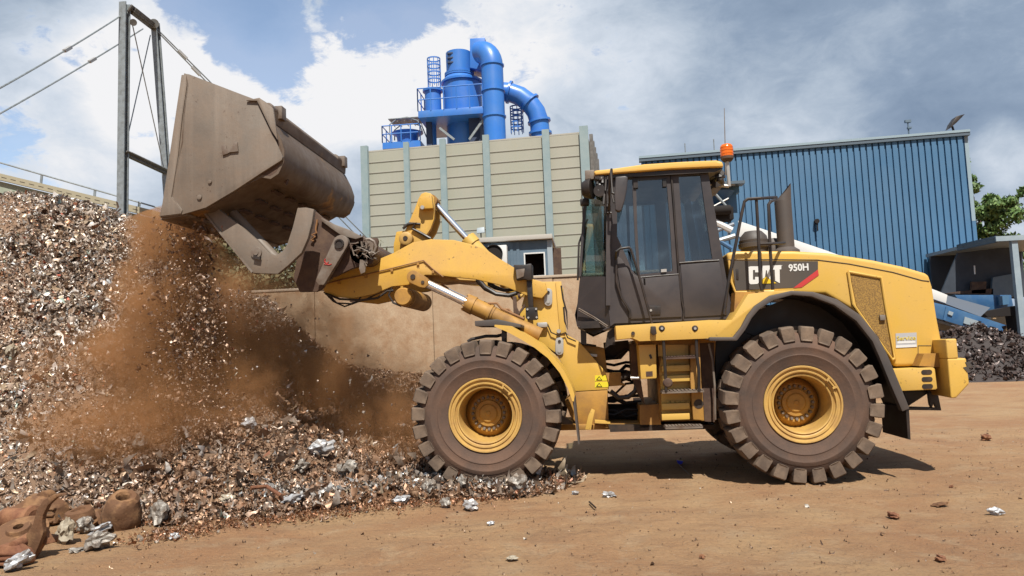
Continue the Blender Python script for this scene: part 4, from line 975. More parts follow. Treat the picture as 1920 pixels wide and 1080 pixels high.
# ---- bucket carrier
Yk = 8.62
cr1 = C5((180, 90), (260, 160), (380, 232), (560, 330), (700, 385), (790, 400), (880, 392), (892, 430), (870, 560), (820, 690), (740, 700), (600, 740), (420, 826), (330, 850), (270, 960), (200, 1000), (10, 1005), (-60, 850), (-10, 560), (90, 330), (170, 130))
for s_ in (0, 1):
    base = W(cr1, Yk); y0 = Yk if not s_ else mir(Yk)-.06
    build('carrier_plate', MB().prism([Vector((v.x, y0, v.z)) for v in base], (0, .06, 0)), M['rustdark'], LD, bevel=.008)
build('carrier_beam', MB().prism([Vector((v.x, Yk+.062, v.z)) for v in W(C5((250, 165), (385, 245), (620, 375), (560, 480), (400, 520), (150, 480), (160, 250)), Yk)], (0, mir(Yk)-Yk-.124, 0)), M['rustdark'], LD, bevel=.02)
build('top_rail', MB().prism(W(C5((250, 165), (375, 232), (560, 300), (720, 385), (640, 410), (480, 370), (380, 300), (245, 200)), Yk-.05), (0, .048, 0)), M['steel'], LD, bevel=.01)
build('carrier_tube', MB().cyl(Vector(P(*C5((700, 560))[0], Yk)), Vector(P(*C5((700, 560))[0], Yk))+Vector((0, mir(Yk)-Yk, 0)), .13, 20), M['rustdark'], LD)
lk = []
a0 = W(C5((470, 450)), 8.5)[0]; a1 = W(C5((235, 900)), 8.5)[0]; dd = (a1-a0).normalized(); uu = Vector((-dd.z, 0, dd.x))
for k in range(11): a = math.pi/2+math.pi*k/10; lk.append(a0+dd*math.cos(a)*.09+uu*math.sin(a)*.09)
lk += [a1-uu*.055, a1+dd*.03, a1+uu*.055]
lo = build('tilt_link', MB().prism(lk, (0, .08, 0)), M['steel'], LD, bevel=.008)
qh = W(C5((455, 462)), 8.49)[0]
build('pin_bore', MB().lathe(qh, (0, 1, 0), [(0, 0), (0, .038), (-.012, .04), (-.012, .055), (.005, .058)], 20), M['black'], lo)
build('painted_mark', MB().tube(W(C5((300, 630), (290, 660), (320, 690), (335, 665)), 8.495), .006, 5).tube(W(C5((285, 690), (340, 700), (370, 690)), 8.495), .005, 5), M['red'], lo)
# tangle of strip and hose fittings on the carrier
mb = MB(); rr_ = np.random.default_rng(3)
for k in range(16):
    c0x, c0y = rr_.uniform(640, 860), rr_.uniform(410, 660)
    pts_ = [(c0x+rr_.normal(0, 38), c0y+rr_.normal(0, 38)) for _ in range(4)]
    mb.tube(W(C5(*pts_), Yk-.06-rr_.uniform(0, .1)), rr_.uniform(.006, .014), 6)
mb.ext(C5((690, 640), (760, 650), (745, 780), (700, 800), (680, 740)), Yk-.1, Yk-.07)
mb.ext(C5((750, 420), (850, 440), (830, 550), (740, 540)), Yk-.08, Yk-.05)
build('snagged_strips', mb, M['steel'], LD)
build('guard_ring', MB().tube(W(C5((740, 415), (800, 410), (850, 440), (870, 500), (850, 560), (800, 570), (745, 520)), Yk-.07), .018, 8), M['steel'], LD)
build('chain', MB().tube(W(C5((210, 190), (190, 300), (200, 340), (150, 360), (185, 385), (140, 420), (170, 430)), Yk-.03), .012, 6), M['copper'], LD)
# V-shaped side arm and tip cylinder
Yv = 8.26
va = A1((244, 682), (298, 652), (420, 745), (500, 815), (548, 868), (580, 880), (612, 862), (634, 830), (660, 750), (682, 662), (720, 660), (757, 668), (748, 730), (730, 800), (700, 868), (640, 925), (590, 966), (472, 962))
for s_ in (0, 1):
    base = W(va, Yv); y0 = Yv if not s_ else mir(Yv)-.07
    build('side_arm', MB().prism([Vector((v.x, y0, v.z)) for v in base], (0, .07, 0)), M['bucket'], LD, bevel=.006)
fa = W(A1((244, 682), (470, 962), (476, 955), (252, 678)), Yv-.012)
build('arm_flange', MB().prism(fa, (0, .2, 0)), M['steel'], LD)
q = W(A1((490, 868)), Yv-.02)[0]; pb_ = build('pivot_pin', MB().lathe(q, (0, 1, 0), [(-.01, 0), (-.01, .03), (0, .031), (0, .062), (.02, .066)], 20), M['steel'], LD, )
build('lock_bolt', MB().bar(W(A1((480, 888)), Yv-.03)[0], W(A1((512, 896)), Yv-.03)[0], .03, .03), M['black'], LD)
t0 = P(*A1((352, 640))[0], 8.5); t1 = P(*A1((385, 690))[0], 8.5); t2 = P(*A1((585, 900))[0], 8.5)
for s_ in (0, 1):
    yy = 8.5 if not s_ else mir(8.5)
    tq = [Vector((v.x, yy, v.z)) for v in (t0, t1, t2)]
    tcb = build('tip_cylinder', MB().tube([tq[1], tq[2]], .062, 20), M['bucket'], LD)
    build('rod', MB().tube([tq[0], tq[1]], .03, 16), M['chrome'], tcb)

# ---- bucket
Yn, Yfar = 8.05, 10.68
bp = [(300, 406), (385, 391), (430, 364), (487, 331), (505, 334), (520, 324), (530, 302), (531, 280), (524, 258), (512, 234), (496, 205), (480, 188)]
BW = W(bp, Yn); inn = []
cen = Vector((P(430, 280, Yn)))
BK = bpy.data.objects.new('bucket', None); COL.objects.link(BK); BK.parent = LD; BK.location = cen-LD.location
th = .03
def offs(pts, t_):
    out = []
    for i, p in enumerate(pts):
        a = pts[max(0, i-1)]; b_ = pts[min(len(pts)-1, i+1)]; d = (b_-a).normalized(); n_ = Vector((d.z, 0, -d.x))
        if n_.dot(cen-p) < 0: n_ = -n_
        out.append(p+n_*t_)
    return out
IN = offs(BW, th)
ring = BW+IN[::-1]
mb = MB().prism([Vector((v.x, Yn+.035, v.z)) for v in ring], (0, Yfar-Yn-.07, 0))
build('shell', mb, M['shell'], BK, smooth=50)
# bulging heel tube, rolled back of the bucket
side = [(300, 408), (345, 137), (352, 139), (480, 187), (505, 240), (516, 262), (530, 294), (528, 300), (487, 326), (440, 357), (386, 389), (342, 402)]
for y0, y1 in ((Yn, Yn+.035), (Yfar-.035, Yfar)):
    base = W(side, Yn)
    sp = build('side_plate', MB().prism([Vector((v.x, y0, v.z)) for v in base], (0, y1-y0, 0)), M['bucket'], BK, bevel=.004)
    if y0 == Yn:
        for x, y, r in ((280, 543, .022), (232, 614, .028)):
            q = W(A1((x, y)), Yn)[0]; build('bolt_head', MB().cyl(q-Vector((0, .018, 0)), q+Vector((0, .002, 0)), r, 14), M['bucket'], sp, bevel=.004)
        build('hook_plate', MB().ext(A1((330, 374), (350, 372), (356, 392), (370, 390), (384, 376), (388, 360), (404, 358), (408, 402), (370, 406), (360, 412), (336, 420)), Yn-.022, Yn-.002), M['steel'], sp, bevel=.004)
        build('weld_bead', MB().tube(W(A1((170, 60), (178, 95), (158, 245), (152, 360), (120, 500), (104, 612), (128, 640), (150, 672)), Yn-.001), .006, 5), M['steel'], sp)
        build('wear_strip', MB().ext(A1((46, 700), (60, 640), (148, 50), (168, 50), (172, 95), (150, 250), (132, 420), (100, 612), (128, 642), (150, 674), (146, 688)), Yn-.014, Yn-.001), M['bucket'], sp, bevel=.003)
build('end_cap', MB().prism([Vector((v.x, Yn+.037, v.z)) for v in W([(420, 364), (487, 330), (505, 333), (520, 323), (529, 302), (530, 280), (523, 258), (511, 234), (495, 206), (480, 189), (420, 200)], Yn)], (0, .03, 0)), M['rustdark'], BK)
# cutting edge along the lip
lip = W([(297, 409), (345, 401), (347, 397), (300, 404)], Yn+.0)
build('cutting_edge', MB().prism([Vector((v.x, Yn+.036, v.z-.012)) for v in lip], (0, Yfar-Yn-.072, 0)), M['steel'], BK)
# spill guard and top reinforcement with end stubs
sg = W([(343, 136), (351, 137), (479, 186), (478, 191), (350, 142)], Yn)
build('spill_guard', MB().prism([Vector((v.x, Yn+.036, v.z)) for v in sg], (0, .5, 0)), M['bucket'], BK)
build('spill_guard', MB().prism([Vector((v.x, Yfar-.5, v.z)) for v in sg], (0, .46, 0)), M['bucket'], BK)
rb_ = W([(478, 186), (486, 183), (500, 192), (512, 205), (510, 228), (497, 210)], Yn)
build('top_beam', MB().prism([Vector((v.x, Yn+.0361, v.z)) for v in rb_], (0, Yfar-Yn-.073, 0)), M['shell'], BK, bevel=.01)
build('gusset', MB().ext([(461, 188), (486, 183), (512, 203), (520, 262), (509, 245), (482, 189)], Yn-.03, Yn-.002), M['bucket'], BK, bevel=.004)
for yy in (Yn-.02, Yfar-.40):
    q = P(494, 203, Yn); q1 = Vector((q.x+.06, yy, q.z+.0))
    build('stub_bushing', MB().cyl(q1, q1+Vector((0, .16, 0)), .055, 16).box(q1+Vector((-.06, .17, -.08)), q1+Vector((.09, .30, .07))), M['steel'], BK, bevel=.006)
# floor wear ribs under the bucket
mb = MB()
fa0 = P(395, 386, Yn); fb0 = P(480, 334, Yn)
dfl = (fb0-fa0).normalized(); nfl = Vector((dfl.z, 0, -dfl.x)); nfl = nfl if nfl.dot(cen-fa0) < 0 else -nfl
for k in range(5):
    for j in range(3):
        p0 = fa0+dfl*(.1+.22*j)+nfl*.012; y0 = Yn+.5+k*.42
        mb = MB(); mb.prism([p0+Vector((0, y0-p0.y, 0)), p0+Vector((0, y0+.22-p0.y, 0)), p0+dfl*.05+Vector((0, y0+.26-p0.y, 0)), p0+dfl*.05+Vector((0, y0+.04-p0.y, 0))], nfl*.02); build('wear_rib', mb, M['rustdark'], BK)
build('heel_gusset', MB().ext(A1((617, 430), (655, 455), (648, 500), (628, 555), (600, 500), (560, 470)), Yn+.3, Yn+.34), M['rustdark'], BK)
# load still lying in the bucket
# ---- cab
Yc0, Yc1 = 8.80, 10.40
CB = bpy.data.objects.new('cab', None); COL.objects.link(CB); CB.parent = LD; CB.location = Vector((P(1250, 600, Yc0).x, YM, 1.7))-LD.location
sideouter = A3((228, 172), (300, 190), (735, 180), (762, 182), (890, 930), (862, 962), (262, 985), (240, 1000), (228, 880))
win_a = A3((276, 215), (356, 212), (372, 560), (388, 735), (352, 700), (330, 640), (276, 520))
win_b = A3((376, 222), (538, 212), (556, 420), (572, 706), (398, 724), (384, 480))
win_c = A3((604, 200), (720, 190), (748, 400), (784, 640), (640, 655), (618, 400))
for s_ in (0, 1):
    mb = MB(); holed(sideouter, [win_a, win_b, win_c], Yc0, Yc0+.05, mb)
    if s_: mb.v = [(v[0], mir(v[1]), v[2]) for v in mb.v]
    build('side_frame', mb, M['cabgrey'], CB, smooth=0)
    for wn in (win_a, win_b, win_c):
        base = W(wn, Yc0); yy = Yc0+.02 if not s_ else mir(Yc0+.02)
        build('window', MB().prism([Vector((v.x, yy, v.z)) for v in base], (0, .006, 0)), M['glass'], CB, smooth=0)
# seals, seams and door hardware on the near side
dr = build('door', MB().ext(A3((268, 620), (300, 640), (345, 712), (392, 738), (604, 718), (622, 950), (345, 962), (345, 930), (300, 840), (280, 720)), Yc0-.02, Yc0-.002), M['cabgrey'], CB, bevel=.008)
build('door_handle', MB().ext(A3((445, 890), (508, 892), (508, 938), (448, 940)), Yc0-.035, Yc0-.021), M['black'], dr if False else CB, bevel=.006)
q = W(A3((456, 915)), Yc0-.045)[0]; build('lock', MB().cyl(q, q+Vector((0, .012, 0)), .014, 10), M['silver'], CB)
build('seal', MB().tube(W(A3((565, 190), (580, 380), (605, 720), (620, 860), (632, 915), (628, 965)), Yc0-.014), .012, 6), M['black'], CB)
build('seal', MB().tube(W(A3((608, 662), (700, 655), (820, 648)), Yc0-.012), .008, 6), M['black'], CB)
build('seal', MB().tube(W(A3((392, 740), (500, 730), (604, 722)), Yc0-.022), .006, 6), M['black'], CB)
build('rear_lower_panel', MB().ext(A3((614, 672), (822, 656), (862, 940), (636, 952)), Yc0-.014, Yc0-.002), M['cabgrey'], CB, bevel=.006)
for q4 in (A3((362, 220), (386, 218), (388, 262), (364, 262)), A3((518, 214), (538, 214), (540, 255), (520, 255)), A3((416, 745), (426, 745), (428, 780), (418, 780))):
    build('hinge', MB().ext(q4, Yc0-.02, Yc0-.003), M['black'], CB)
build('window_latch', MB().ext(A3((510, 696), (540, 694), (540, 710), (510, 712)), Yc0-.02, Yc0-.003), M['silver'], CB)
# front corner panels: glass quarter between side pillar and windscreen
Yq = 9.12                                      # where the windscreen begins
fx = lambda x, y, Y: P(*A3((x, y))[0], Y)
topc, botc = fx(112, 205, Yq), fx(78, 735, Yq); pt_, pb2 = fx(230, 190, Yc0+.01), fx(228, 890, Yc0+.01)
ptm = pt_.lerp(pb2, .78)
for s_ in (0, 1):
    f = (lambda v: Vector((v.x, mir(v.y), v.z))) if s_ else (lambda v: Vector(v))
    mb = MB(); mb.prism([f(topc), f(botc), f(ptm), f(pt_)], (0.004, .006 if not s_ else -.006, 0)); build('quarter_window', mb, M['clearglass'], CB, smooth=0)
    mb = MB()
    mb.bar(f(pt_), f(pb2), .05, .09, upv=(0, 1, 0)); mb.bar(f(topc), f(botc), .03, .03); 
    build('pillar', mb, M['cabgrey'], CB)
    # lower solid cheek
    low = [f(botc), f(ptm), f(pb2), f(fx(240, 1005, Yc0+.02)), f(fx(150, 1045, Yc0+.12)), f(fx(62, 1000, Yq)), f(fx(50, 940, Yq)), f(fx(64, 880, Yq))]
    build('front_cheek', MB().prism(low, (0.006, .03 if not s_ else -.03, 0)), M['cabgrey'], CB, smooth=0)
    if not s_:
        build('trim_strip', MB().tube([v-Vector((.02, .05, 0)) for v in (fx(80, 905, Yq-.03), fx(160, 950, Yc0+.18), fx(236, 1000, Yc0))], .008, 6).tube([v-Vector((.02, .05, 0)) for v in (fx(80, 915, Yq-.03), fx(160, 960, Yc0+.18), fx(234, 1008, Yc0))], .005, 6), M['steel'], CB)
# windscreen, rear wall, floor, ceiling
build('windscreen', MB().prism([topc, botc, Vector((botc.x, mir(Yq), botc.z)), Vector((topc.x, mir(Yq), topc.z))], (.006, 0, 0)), M['clearglass'], CB, smooth=0)
c1, c2, c3 = fx(64, 880, Yq), fx(50, 940, Yq), fx(66, 1005, Yq)
build('nose_panel', MB().prism([botc, c1, c2, c3, c3+Vector((.1, 0, 0)), botc+Vector((.1, 0, 0))], (0, mir(Yq)-Yq, 0)), M['cabgrey'], CB, bevel=.004)
rt1, rt2 = fx(762, 182, Yc0+.05), fx(886, 935, Yc0+.05)
rm = rt1.lerp(rt2, .58); rm2 = rt1.lerp(rt2, .06); L_ = mir(Yc0)-Yc0-.1
build('rear_wall', MB().prism([rm, rt2, rt2-Vector((.04, 0, 0)), rm-Vector((.04, 0, 0))], (0, L_, 0)), M['cabgrey'], CB)
build('rear_window', MB().prism([rm2, rm, rm-Vector((.006, 0, 0)), rm2-Vector((.006, 0, 0))], (0, L_, 0)), M['glass'], CB)
fl0 = fx(150, 1000, Yc0+.06); fl1 = fx(862, 955, Yc0+.06)
build('cab_floor', MB().box((fl0.x-.15, Yc0+.055, fl0.z-.02), (fl1.x, mir(Yc0)-.055, fl0.z+.06)), M['black'], CB)
# roof
rf = A3((150, 172), (165, 168), (260, 158), (420, 135), (620, 122), (805, 114), (838, 122), (846, 150), (770, 152), (560, 162), (300, 182), (158, 195))
yr0, yr1 = 8.70, 10.50
build('roof', MB().prism([Vector((v.x, yr0, v.z)) for v in W(rf, yr0)], (0, yr1-yr0, 0)), M['roofyellow'], CB, bevel=.035, seg=3)
rl2 = A3((158, 196), (300, 183), (560, 163), (770, 153), (844, 152), (800, 172), (560, 186), (300, 200), (235, 205), (165, 206))
build('roof_liner', MB().prism([Vector((v.x, yr0+.04, v.z-.003)) for v in W(rl2, yr0)], (0, yr1-yr0-.08, 0)), M['black'], CB)
# interior: seat, console, steering wheel
sx = P(1285, 520, 9.6)
mb = MB().box((sx.x-.28, 9.38, 2.05), (sx.x+.22, 9.84, 2.20)); build('seat', mb, M['dark'], CB, bevel=.05)
build('seat_back', MB().prism([Vector((sx.x+.14, 9.38, 2.18)), Vector((sx.x+.27, 9.38, 2.18)), Vector((sx.x+.38, 9.38, 2.85)), Vector((sx.x+.26, 9.38, 2.85))], (0, .46, 0)), M['dark'], CB, bevel=.04)
build('head_rest', MB().box((sx.x+.30, 9.48, 2.9), (sx.x+.40, 9.74, 3.08)), M['dark'], CB, bevel=.03)
build('seat_base', MB().box((sx.x-.2, 9.42, 1.8), (sx.x+.2, 9.8, 2.04)), M['black'], CB)
build('arm_rest', MB().box((sx.x-.35, 9.9, 2.3), (sx.x+.1, 10.02, 2.38)), M['dark'], CB, bevel=.02)
sw = P(1160, 478, 9.6)
build('steering_column', MB().tube([(sw.x-.12, 9.6, 1.85), (sw.x, 9.6, 2.42)], .05, 12), M['black'], CB)
tw = MB(); ring_ = [Vector((sw.x, 9.6, 2.45))+Vector((math.cos(a)*.2*.9, math.sin(a)*.2, -math.cos(a)*.2*.35)) for a in np.linspace(0, 2*math.pi, 25)]; tw.tube(ring_, .016, 8); build('steering_wheel', tw, M['black'], CB)
build('dash', MB().box((sw.x-.35, 9.2, 1.8), (sw.x-.15, 10.0, 2.3)), M['black'], CB, bevel=.04)
build('pale_patch', MB().ext(C2((180, 545), (215, 490), (222, 540), (243, 552), (235, 590), (195, 600)), 9.9, 9.94), M['sticker'], CB, bevel=.01)  # pale grey plate set behind the side glass
build('pale_strip', MB().ext(C2((345, 615), (362, 612), (398, 830), (380, 832)), 9.3, 9.31), M['sticker'], CB)  # narrow pale grey strip set behind the side glass
# wipers, lamps, mirrors
build('wiper', MB().tube([fx(118, 430, Yq+.1), fx(72, 560, Yq+.05), fx(66, 755, Yq+.05)], .012, 6).tube([fx(110, 470, Yq+.2), fx(84, 740, Yq+.2)], .014, 6), M['black'], CB)
mrr = build('mirror', MB().ext(A3((268, 202), (320, 197), (334, 204), (330, 260), (316, 330), (300, 382), (285, 390), (266, 380), (262, 300)), 8.42, 8.50), M['cabgrey'], CB, bevel=.025, seg=3)
build('mirror_arm', MB().tube([P(*A3((232, 385))[0], 8.75), P(*A3((236, 230))[0], 8.6), P(*A3((246, 165))[0], 8.55), P(*A3((250, 290))[0], 8.5), P(*A3((285, 300))[0], 8.5)], .016, 8).tube([P(*A3((215, 205))[0], 8.7), P(*A3((214, 395))[0], 8.72), P(*A3((246, 395))[0], 8.72)], .012, 8), M['black'], CB)
q = fx(122, 268, 8.9); build('work_lamp', MB().lathe(q, (1, -.3, 0), [(-.07, .0), (-.06, .09), (.02, .125), (.05, .125), (.05, 0)], 24), M['black'], CB)
q = fx(186, 280, 8.72); build('work_lamp', MB().lathe(q, (-.2, -1, 0), [(-.05, 0), (-.05, .06), (.04, .07), (.04, 0)], 20).box(q+Vector((-.05, 0, .05)), q+Vector((.05, .05, .2))), M['black'], CB)
q = fx(128, 200, 8.9); build('work_lamp', MB().box(q-Vector((.05, .06, .05)), q+Vector((.06, .06, .06))), M['steel'], CB, bevel=.01)
q = fx(110, 340, Yq); build('side_lamp', MB().box(q-Vector((.07, .05, .04)), q+Vector((.04, .05, .045))), M['black'], CB, bevel=.02)
rr2 = np.random.default_rng(8); mb = MB()
for k in range(8): x0_, y0_ = rr2.uniform(160, 235), rr2.uniform(185, 230); mb.tube([fx(x0_, y0_, 8.75), fx(x0_+rr2.uniform(-20, 25), y0_+rr2.uniform(15, 60), 8.7)], rr2.uniform(.01, .025), 6)
for k in range(6): x0_, y0_ = rr2.uniform(205, 250), rr2.uniform(210, 330); mb.tube([fx(x0_, y0_, 8.68), fx(x0_+rr2.uniform(-12, 12), y0_+rr2.uniform(40, 90), 8.66)], rr2.uniform(.008, .016), 6)
build('lamp_bracket', mb, M['black'], CB)
# rear roof equipment and beacon
mb = MB()
for k in range(10): x0_, y0_ = rr2.uniform(780, 840), rr2.uniform(165, 245); mb.tube([fx(x0_, y0_, 9.0), fx(x0_+rr2.uniform(-20, 22), y0_+rr2.uniform(-5, 30), 9.1)], rr2.uniform(.015, .035), 6)
mb.ext(A3((775, 165), (835, 160), (850, 240), (800, 262), (785, 262)), 9.2, 9.9)
build('rear_light_cluster', mb, M['black'], CB)
bq = fx(862, 95, 9.25); bs = fx(860, 255, 9.25)
bea = build('beacon', MB().lathe((bq.x, bq.y, fx(862, 104, 9.25).z), (0, 0, 1), [(0, .068), (.02, .075), (.045, .073), (.05, .077), (.085, .074), (.09, .078), (.125, .074), (.13, .076), (.150, .07), (.165, .055), (.17, 0)], 28), M['orangelens'], CB)
build('beacon_base', MB().lathe((bq.x, bq.y, fx(862, 122, 9.25).z), (0, 0, 1), [(0, .0), (0, .05), (.03, .075), (.062, .075)], 24), M['rustdark'], bea)
build('beacon_stalk', MB().tube([(bq.x, bq.y, bs.z), (bq.x, bq.y, fx(862, 122, 9.25).z)], .022, 8).tube([(bq.x, bq.y, bs.z), (bq.x-.3, bq.y, bs.z+.05)], .02, 6), M['silver'], bea)
a0 = P(1358, 285, 9.8); a1 = P(1358, 203, 9.8); build('antenna', MB().tube([a0-Vector((0, 0, .3)), a0.lerp(a1, 1)], [.008, .004], 6), M['steel'], CB)

# ---- platform and rear fender deck
plat = [(1154, 611), (1330, 600), (1372, 600)] + A4((88, 432), (170, 300), (300, 285), (400, 282), (420, 300), (300, 312), (215, 355), (160, 420), (122, 505), (90, 522), (0, 522), (-20, 525)) + A5((1340, 233), (1300, 215), (1215, 225))
build('platform', MB().ext(plat, 8.33, 8.79), M['yellow'], LD, bevel=.008)
for x, y in ((1187, 625),):
    q = P(x, y, 8.32); build('plug', MB().cyl(q-Vector((0, .008, 0)), q+Vector((0, .01, 0)), .02, 10), M['dark'], LD)
build('deck_side', MB().ext(A4((95, 432), (105, 290), (300, 288), (180, 350), (130, 430)), 8.55, 8.79), M['dirtyyellow'], LD)
# rear arch: rubber lip, liner and flap
ao = [(1330, 632), (1375, 632), (1390, 613), (1402, 590), (1416, 573), (1444, 554), (1484, 545), (1525, 547), (1570, 561), (1614, 591), (1647, 631), (1664, 664), (1684, 712), (1706, 766)]
ai = [(1692, 772), (1668, 716), (1650, 672), (1636, 640), (1606, 602), (1564, 572), (1522, 556), (1486, 553), (1450, 563), (1424, 580), (1410, 596), (1398, 618), (1382, 639), (1330, 639)]
for s_ in (0, 1):
    y0, y1, ye = (8.27, 8.36, 8.95) if not s_ else (mir(8.27), mir(8.36), mir(8.95))
    o_ = W(ao, 8.27); i_ = W(ai, 8.27)
    build('fender_lip', MB().prism([Vector((v.x, y0, v.z)) for v in o_+i_], (0, y1-y0, 0)), M['rubberlip'], LD, bevel=.012)
    # liner skin running inwards
    oi = o_[3:]
    secs = [[Vector((v.x, y1, v.z-.02)), Vector((v.x-.0, ye, v.z-.02)), Vector((v.x, ye, v.z-.045)), Vector((v.x, y1, v.z-.045))] for v in oi]
    build('fender_liner', MB().loft(secs), M['black'], LD)
    fpx = W([(1700, 764), (1706, 766), (1709, 825), (1704, 824)], 8.27)
    build('mud_flap', MB().prism([Vector((v.x, y0+(.02 if not s_ else -.02), v.z)) for v in fpx], (0, (ye-y0), 0)), M['black'], LD)
build('wheel_arch_panel', MB().ext([(1342, 640), (1388, 620), (1420, 582), (1485, 556), (1560, 570), (1630, 640), (1680, 745), (1675, 720), (1400, 700), (1372, 690), (1342, 760)], 8.9, 8.95), M['black'], LD)

# ---- engine hood
hood = A4((58, 92), (110, 82), (400, 82), (575, 92), (800, 128), (960, 162), (1068, 194), (1086, 206), (1104, 262), (1128, 420), (1150, 532), (1146, 664), (912, 668), (860, 560), (700, 380), (560, 300), (110, 300), (85, 200))
Yh = 8.80
build('hood', MB().prism([Vector((v.x, Yh, v.z)) for v in W(hood, Yh)], (0, mir(Yh)-Yh, 0)), M['yellow'], LD, bevel=.045, seg=4)
HD = COL.objects['hood']
build('hood_seam', MB().tube(W(A4((64, 128), (300, 126), (520, 128), (680, 148), (900, 190), (1050, 232), (1086, 236)), Yh-.001), .006, 6), M['slot'], HD)
build('hood_seam', MB().tube(W(A4((1030, 562), (1096, 562)), Yh-.001), .004, 6), M['slot'], HD)
build('hood_seam', MB().tube(W(A4((1030, 562), (1030, 600), (1040, 610), (1030, 660)), Yh-.001), .004, 6), M['slot'], HD)
build('decal', MB().ext(A4((88, 132), (523, 134), (523, 178), (400, 268), (107, 283)), Yh-.004, Yh-.001), M['decal'], HD)
build('red_stripe', MB().ext(A4((523, 176), (527, 205), (440, 267), (398, 270)), Yh-.006, Yh-.0045), M['red'], HD)
# lettering C A T
def c3(*p): return C3(*p)
Cc = c3((205, 800), (222, 795), (285, 795), (297, 808), (297, 848), (262, 848), (262, 828), (243, 828), (243, 912), (262, 912), (262, 888), (297, 888), (297, 935), (282, 950), (222, 953), (208, 938))
Ac1 = c3((330, 790), (392, 787), (412, 930), (386, 900), (380, 893), (372, 893), (366, 830), (358, 830), (348, 893), (336, 899), (308, 930))
Tc = c3((398, 788), (494, 784), (492, 822), (478, 822), (480, 943), (440, 922), (434, 824), (400, 826))
for q4 in (Cc, Ac1, Tc): build('lettering', MB().ext(q4, Yh-.0085, Yh-.0045), M['white'], HD)
build('triangle_mark', MB().ext(c3((316, 948), (318, 920), (360, 884), (404, 920), (446, 940), (450, 944)), Yh-.0105, Yh-.0088), M['cattri'], HD)
text_on_y('lettering', '950H', C3((558, 772))[0], C3((734, 838))[0], Yh-.005, M['white'], HD, bold=.03)
text_on_y('lettering', 'TM', C3((484, 784))[0], C3((500, 794))[0], Yh-.005, M['white'], HD)
build('latch', MB().ext(A4((108, 172), (120, 172), (122, 228), (110, 226)), Yh-.012, Yh-.0045), M['black'], HD, bevel=.004)
build('hood_flange', MB().tube(W(A4((72, 130), (86, 240), (104, 290), (180, 291), (300, 286)), Yh-.01), .014, 8), M['yellow'], HD, )
# grille door
gf = MB()
gp = W(A4((676, 188), (842, 218), (862, 340), (912, 625), (900, 632), (700, 350)), Yh-.012)
build('grille', MB().ext(A4((686, 200), (834, 228), (853, 345), (900, 618), (720, 362)), Yh-.008, Yh-.002), M['mesh'], HD)
build('grille_frame', MB().tube(gp+[gp[0]], .017, 8), M['yellow'], HD)
q = W(A4((850, 420)), Yh-.03)[0]; build('grille_latch', MB().box(q-Vector((.03, .01, .03)), q+Vector((.03, .02, .03))), M['steel'], HD, bevel=.008)
ss = build('service_label', MB().ext(A4((916, 500), (1022, 495), (1024, 568), (918, 574)), Yh-.005, Yh-.001), M['sticker'], HD)
text_on_y('lettering', 'Service', A4((922, 512))[0], A4((1018, 534))[0], Yh-.006, M['stickery'], ss, bold=.01)
build('label_text', MB().ext(A4((925, 540), (1016, 536), (1016, 548), (925, 552)), Yh-.007, Yh-.0055).ext(A4((918, 560), (1022, 556), (1023, 568), (918, 573)), Yh-.007, Yh-.0055), M['white'], ss)
# exhaust, intake, handrails
Ye = 9.35
ex0 = P(1472, 472, Ye); ex1 = P(1470, 377, Ye); re_ = .097
ecx = (ex0.x+ex1.x)/2
build('exhaust_stack', MB().lathe((ecx, Ye, ex0.z-.05), (0, 0, 1), [(0, .16), (.06, .15), (.1, re_), (ex1.z-ex0.z+.05, re_)], 32), M['rubberlip'], LD)
nn = 24; top_ = []; bot_ = []
for k in range(nn):
    a = 2*math.pi*k/nn; dx = math.cos(a); f = (dx+1)/2
    bot_.append(Vector((ecx+dx*re_, Ye+math.sin(a)*re_, ex1.z+.0)))
    top_.append(Vector((ecx+.012+dx*re_*.97, Ye+math.sin(a)*re_*.98, ex1.z+.02+f**1.3*.19)))
build('exhaust_tip', MB().loft([bot_, top_], caps=False), [M['rubberlip']], LD)
build('exhaust_liner', MB().loft([[v+(Vector((ecx, Ye, v.z))-v)*.06 for v in bot_], [v+(Vector((ecx+.05, Ye, v.z))-v)*.06 for v in top_]], caps=False), M['black'], LD)
aq = P(1414, 468, 9.5)
build('air_intake', MB().lathe((aq.x, 9.5, aq.z-.06), (0, 0, 1), [(0, .15), (.07, .155), (.08, .18), (.13, .185), (.135, .17), (.17, .175), (.175, .165), (.22, .155), (.28, .10), (.28, 0)], 32), M['rubberlip'], LD)
build('heat_shield', MB().lathe((aq.x+.22, 9.5, aq.z-.06), (0, 0, 1), [(0, .1), (.12, .1), (.18, .06), (.18, 0)], 20), M['rubberlip'], LD)
Yg = 8.42
h1 = W(A3((846, 935), (870, 760), (940, 400), (955, 335), (972, 322), (1040, 318)), Yg) + [P(*A3((1125, 312))[0], 8.8)]
h2 = W(A3((1018, 322), (1028, 500), (1040, 780), (1048, 808)), Yg+.02)
h3 = [P(*A3((1125, 320))[0], 8.85)] + W(A3((1095, 335), (1083, 352), (1090, 560), (1106, 805)), Yg+.1)
h4 = W(A3((1036, 562), (1100, 560)), Yg+.05)+[P(*A3((1168, 556))[0], 8.85)]
for hh in (h1, h2, h3, h4): build('handrail', MB().tube(hh, .017, 10), M['black'], LD)
d1 = W(A3((472, 1020), (455, 960), (410, 790), (350, 590), (340, 580), (292, 586), (272, 600)), 8.66)+W(A3((268, 640)), 8.75)
build('handrail', MB().tube(d1, .014, 10), M['black'], LD)
build('rail_foot', MB().ext(A3((455, 1000), (482, 1000), (488, 1040), (470, 1050), (455, 1035)), 8.28, 8.32), M['black'], LD, bevel=.008)
build('handrail', MB().tube(W(A3((272, 640), (272, 760), (300, 850), (345, 920), (345, 955)), 8.76), .014, 10), M['black'], LD)

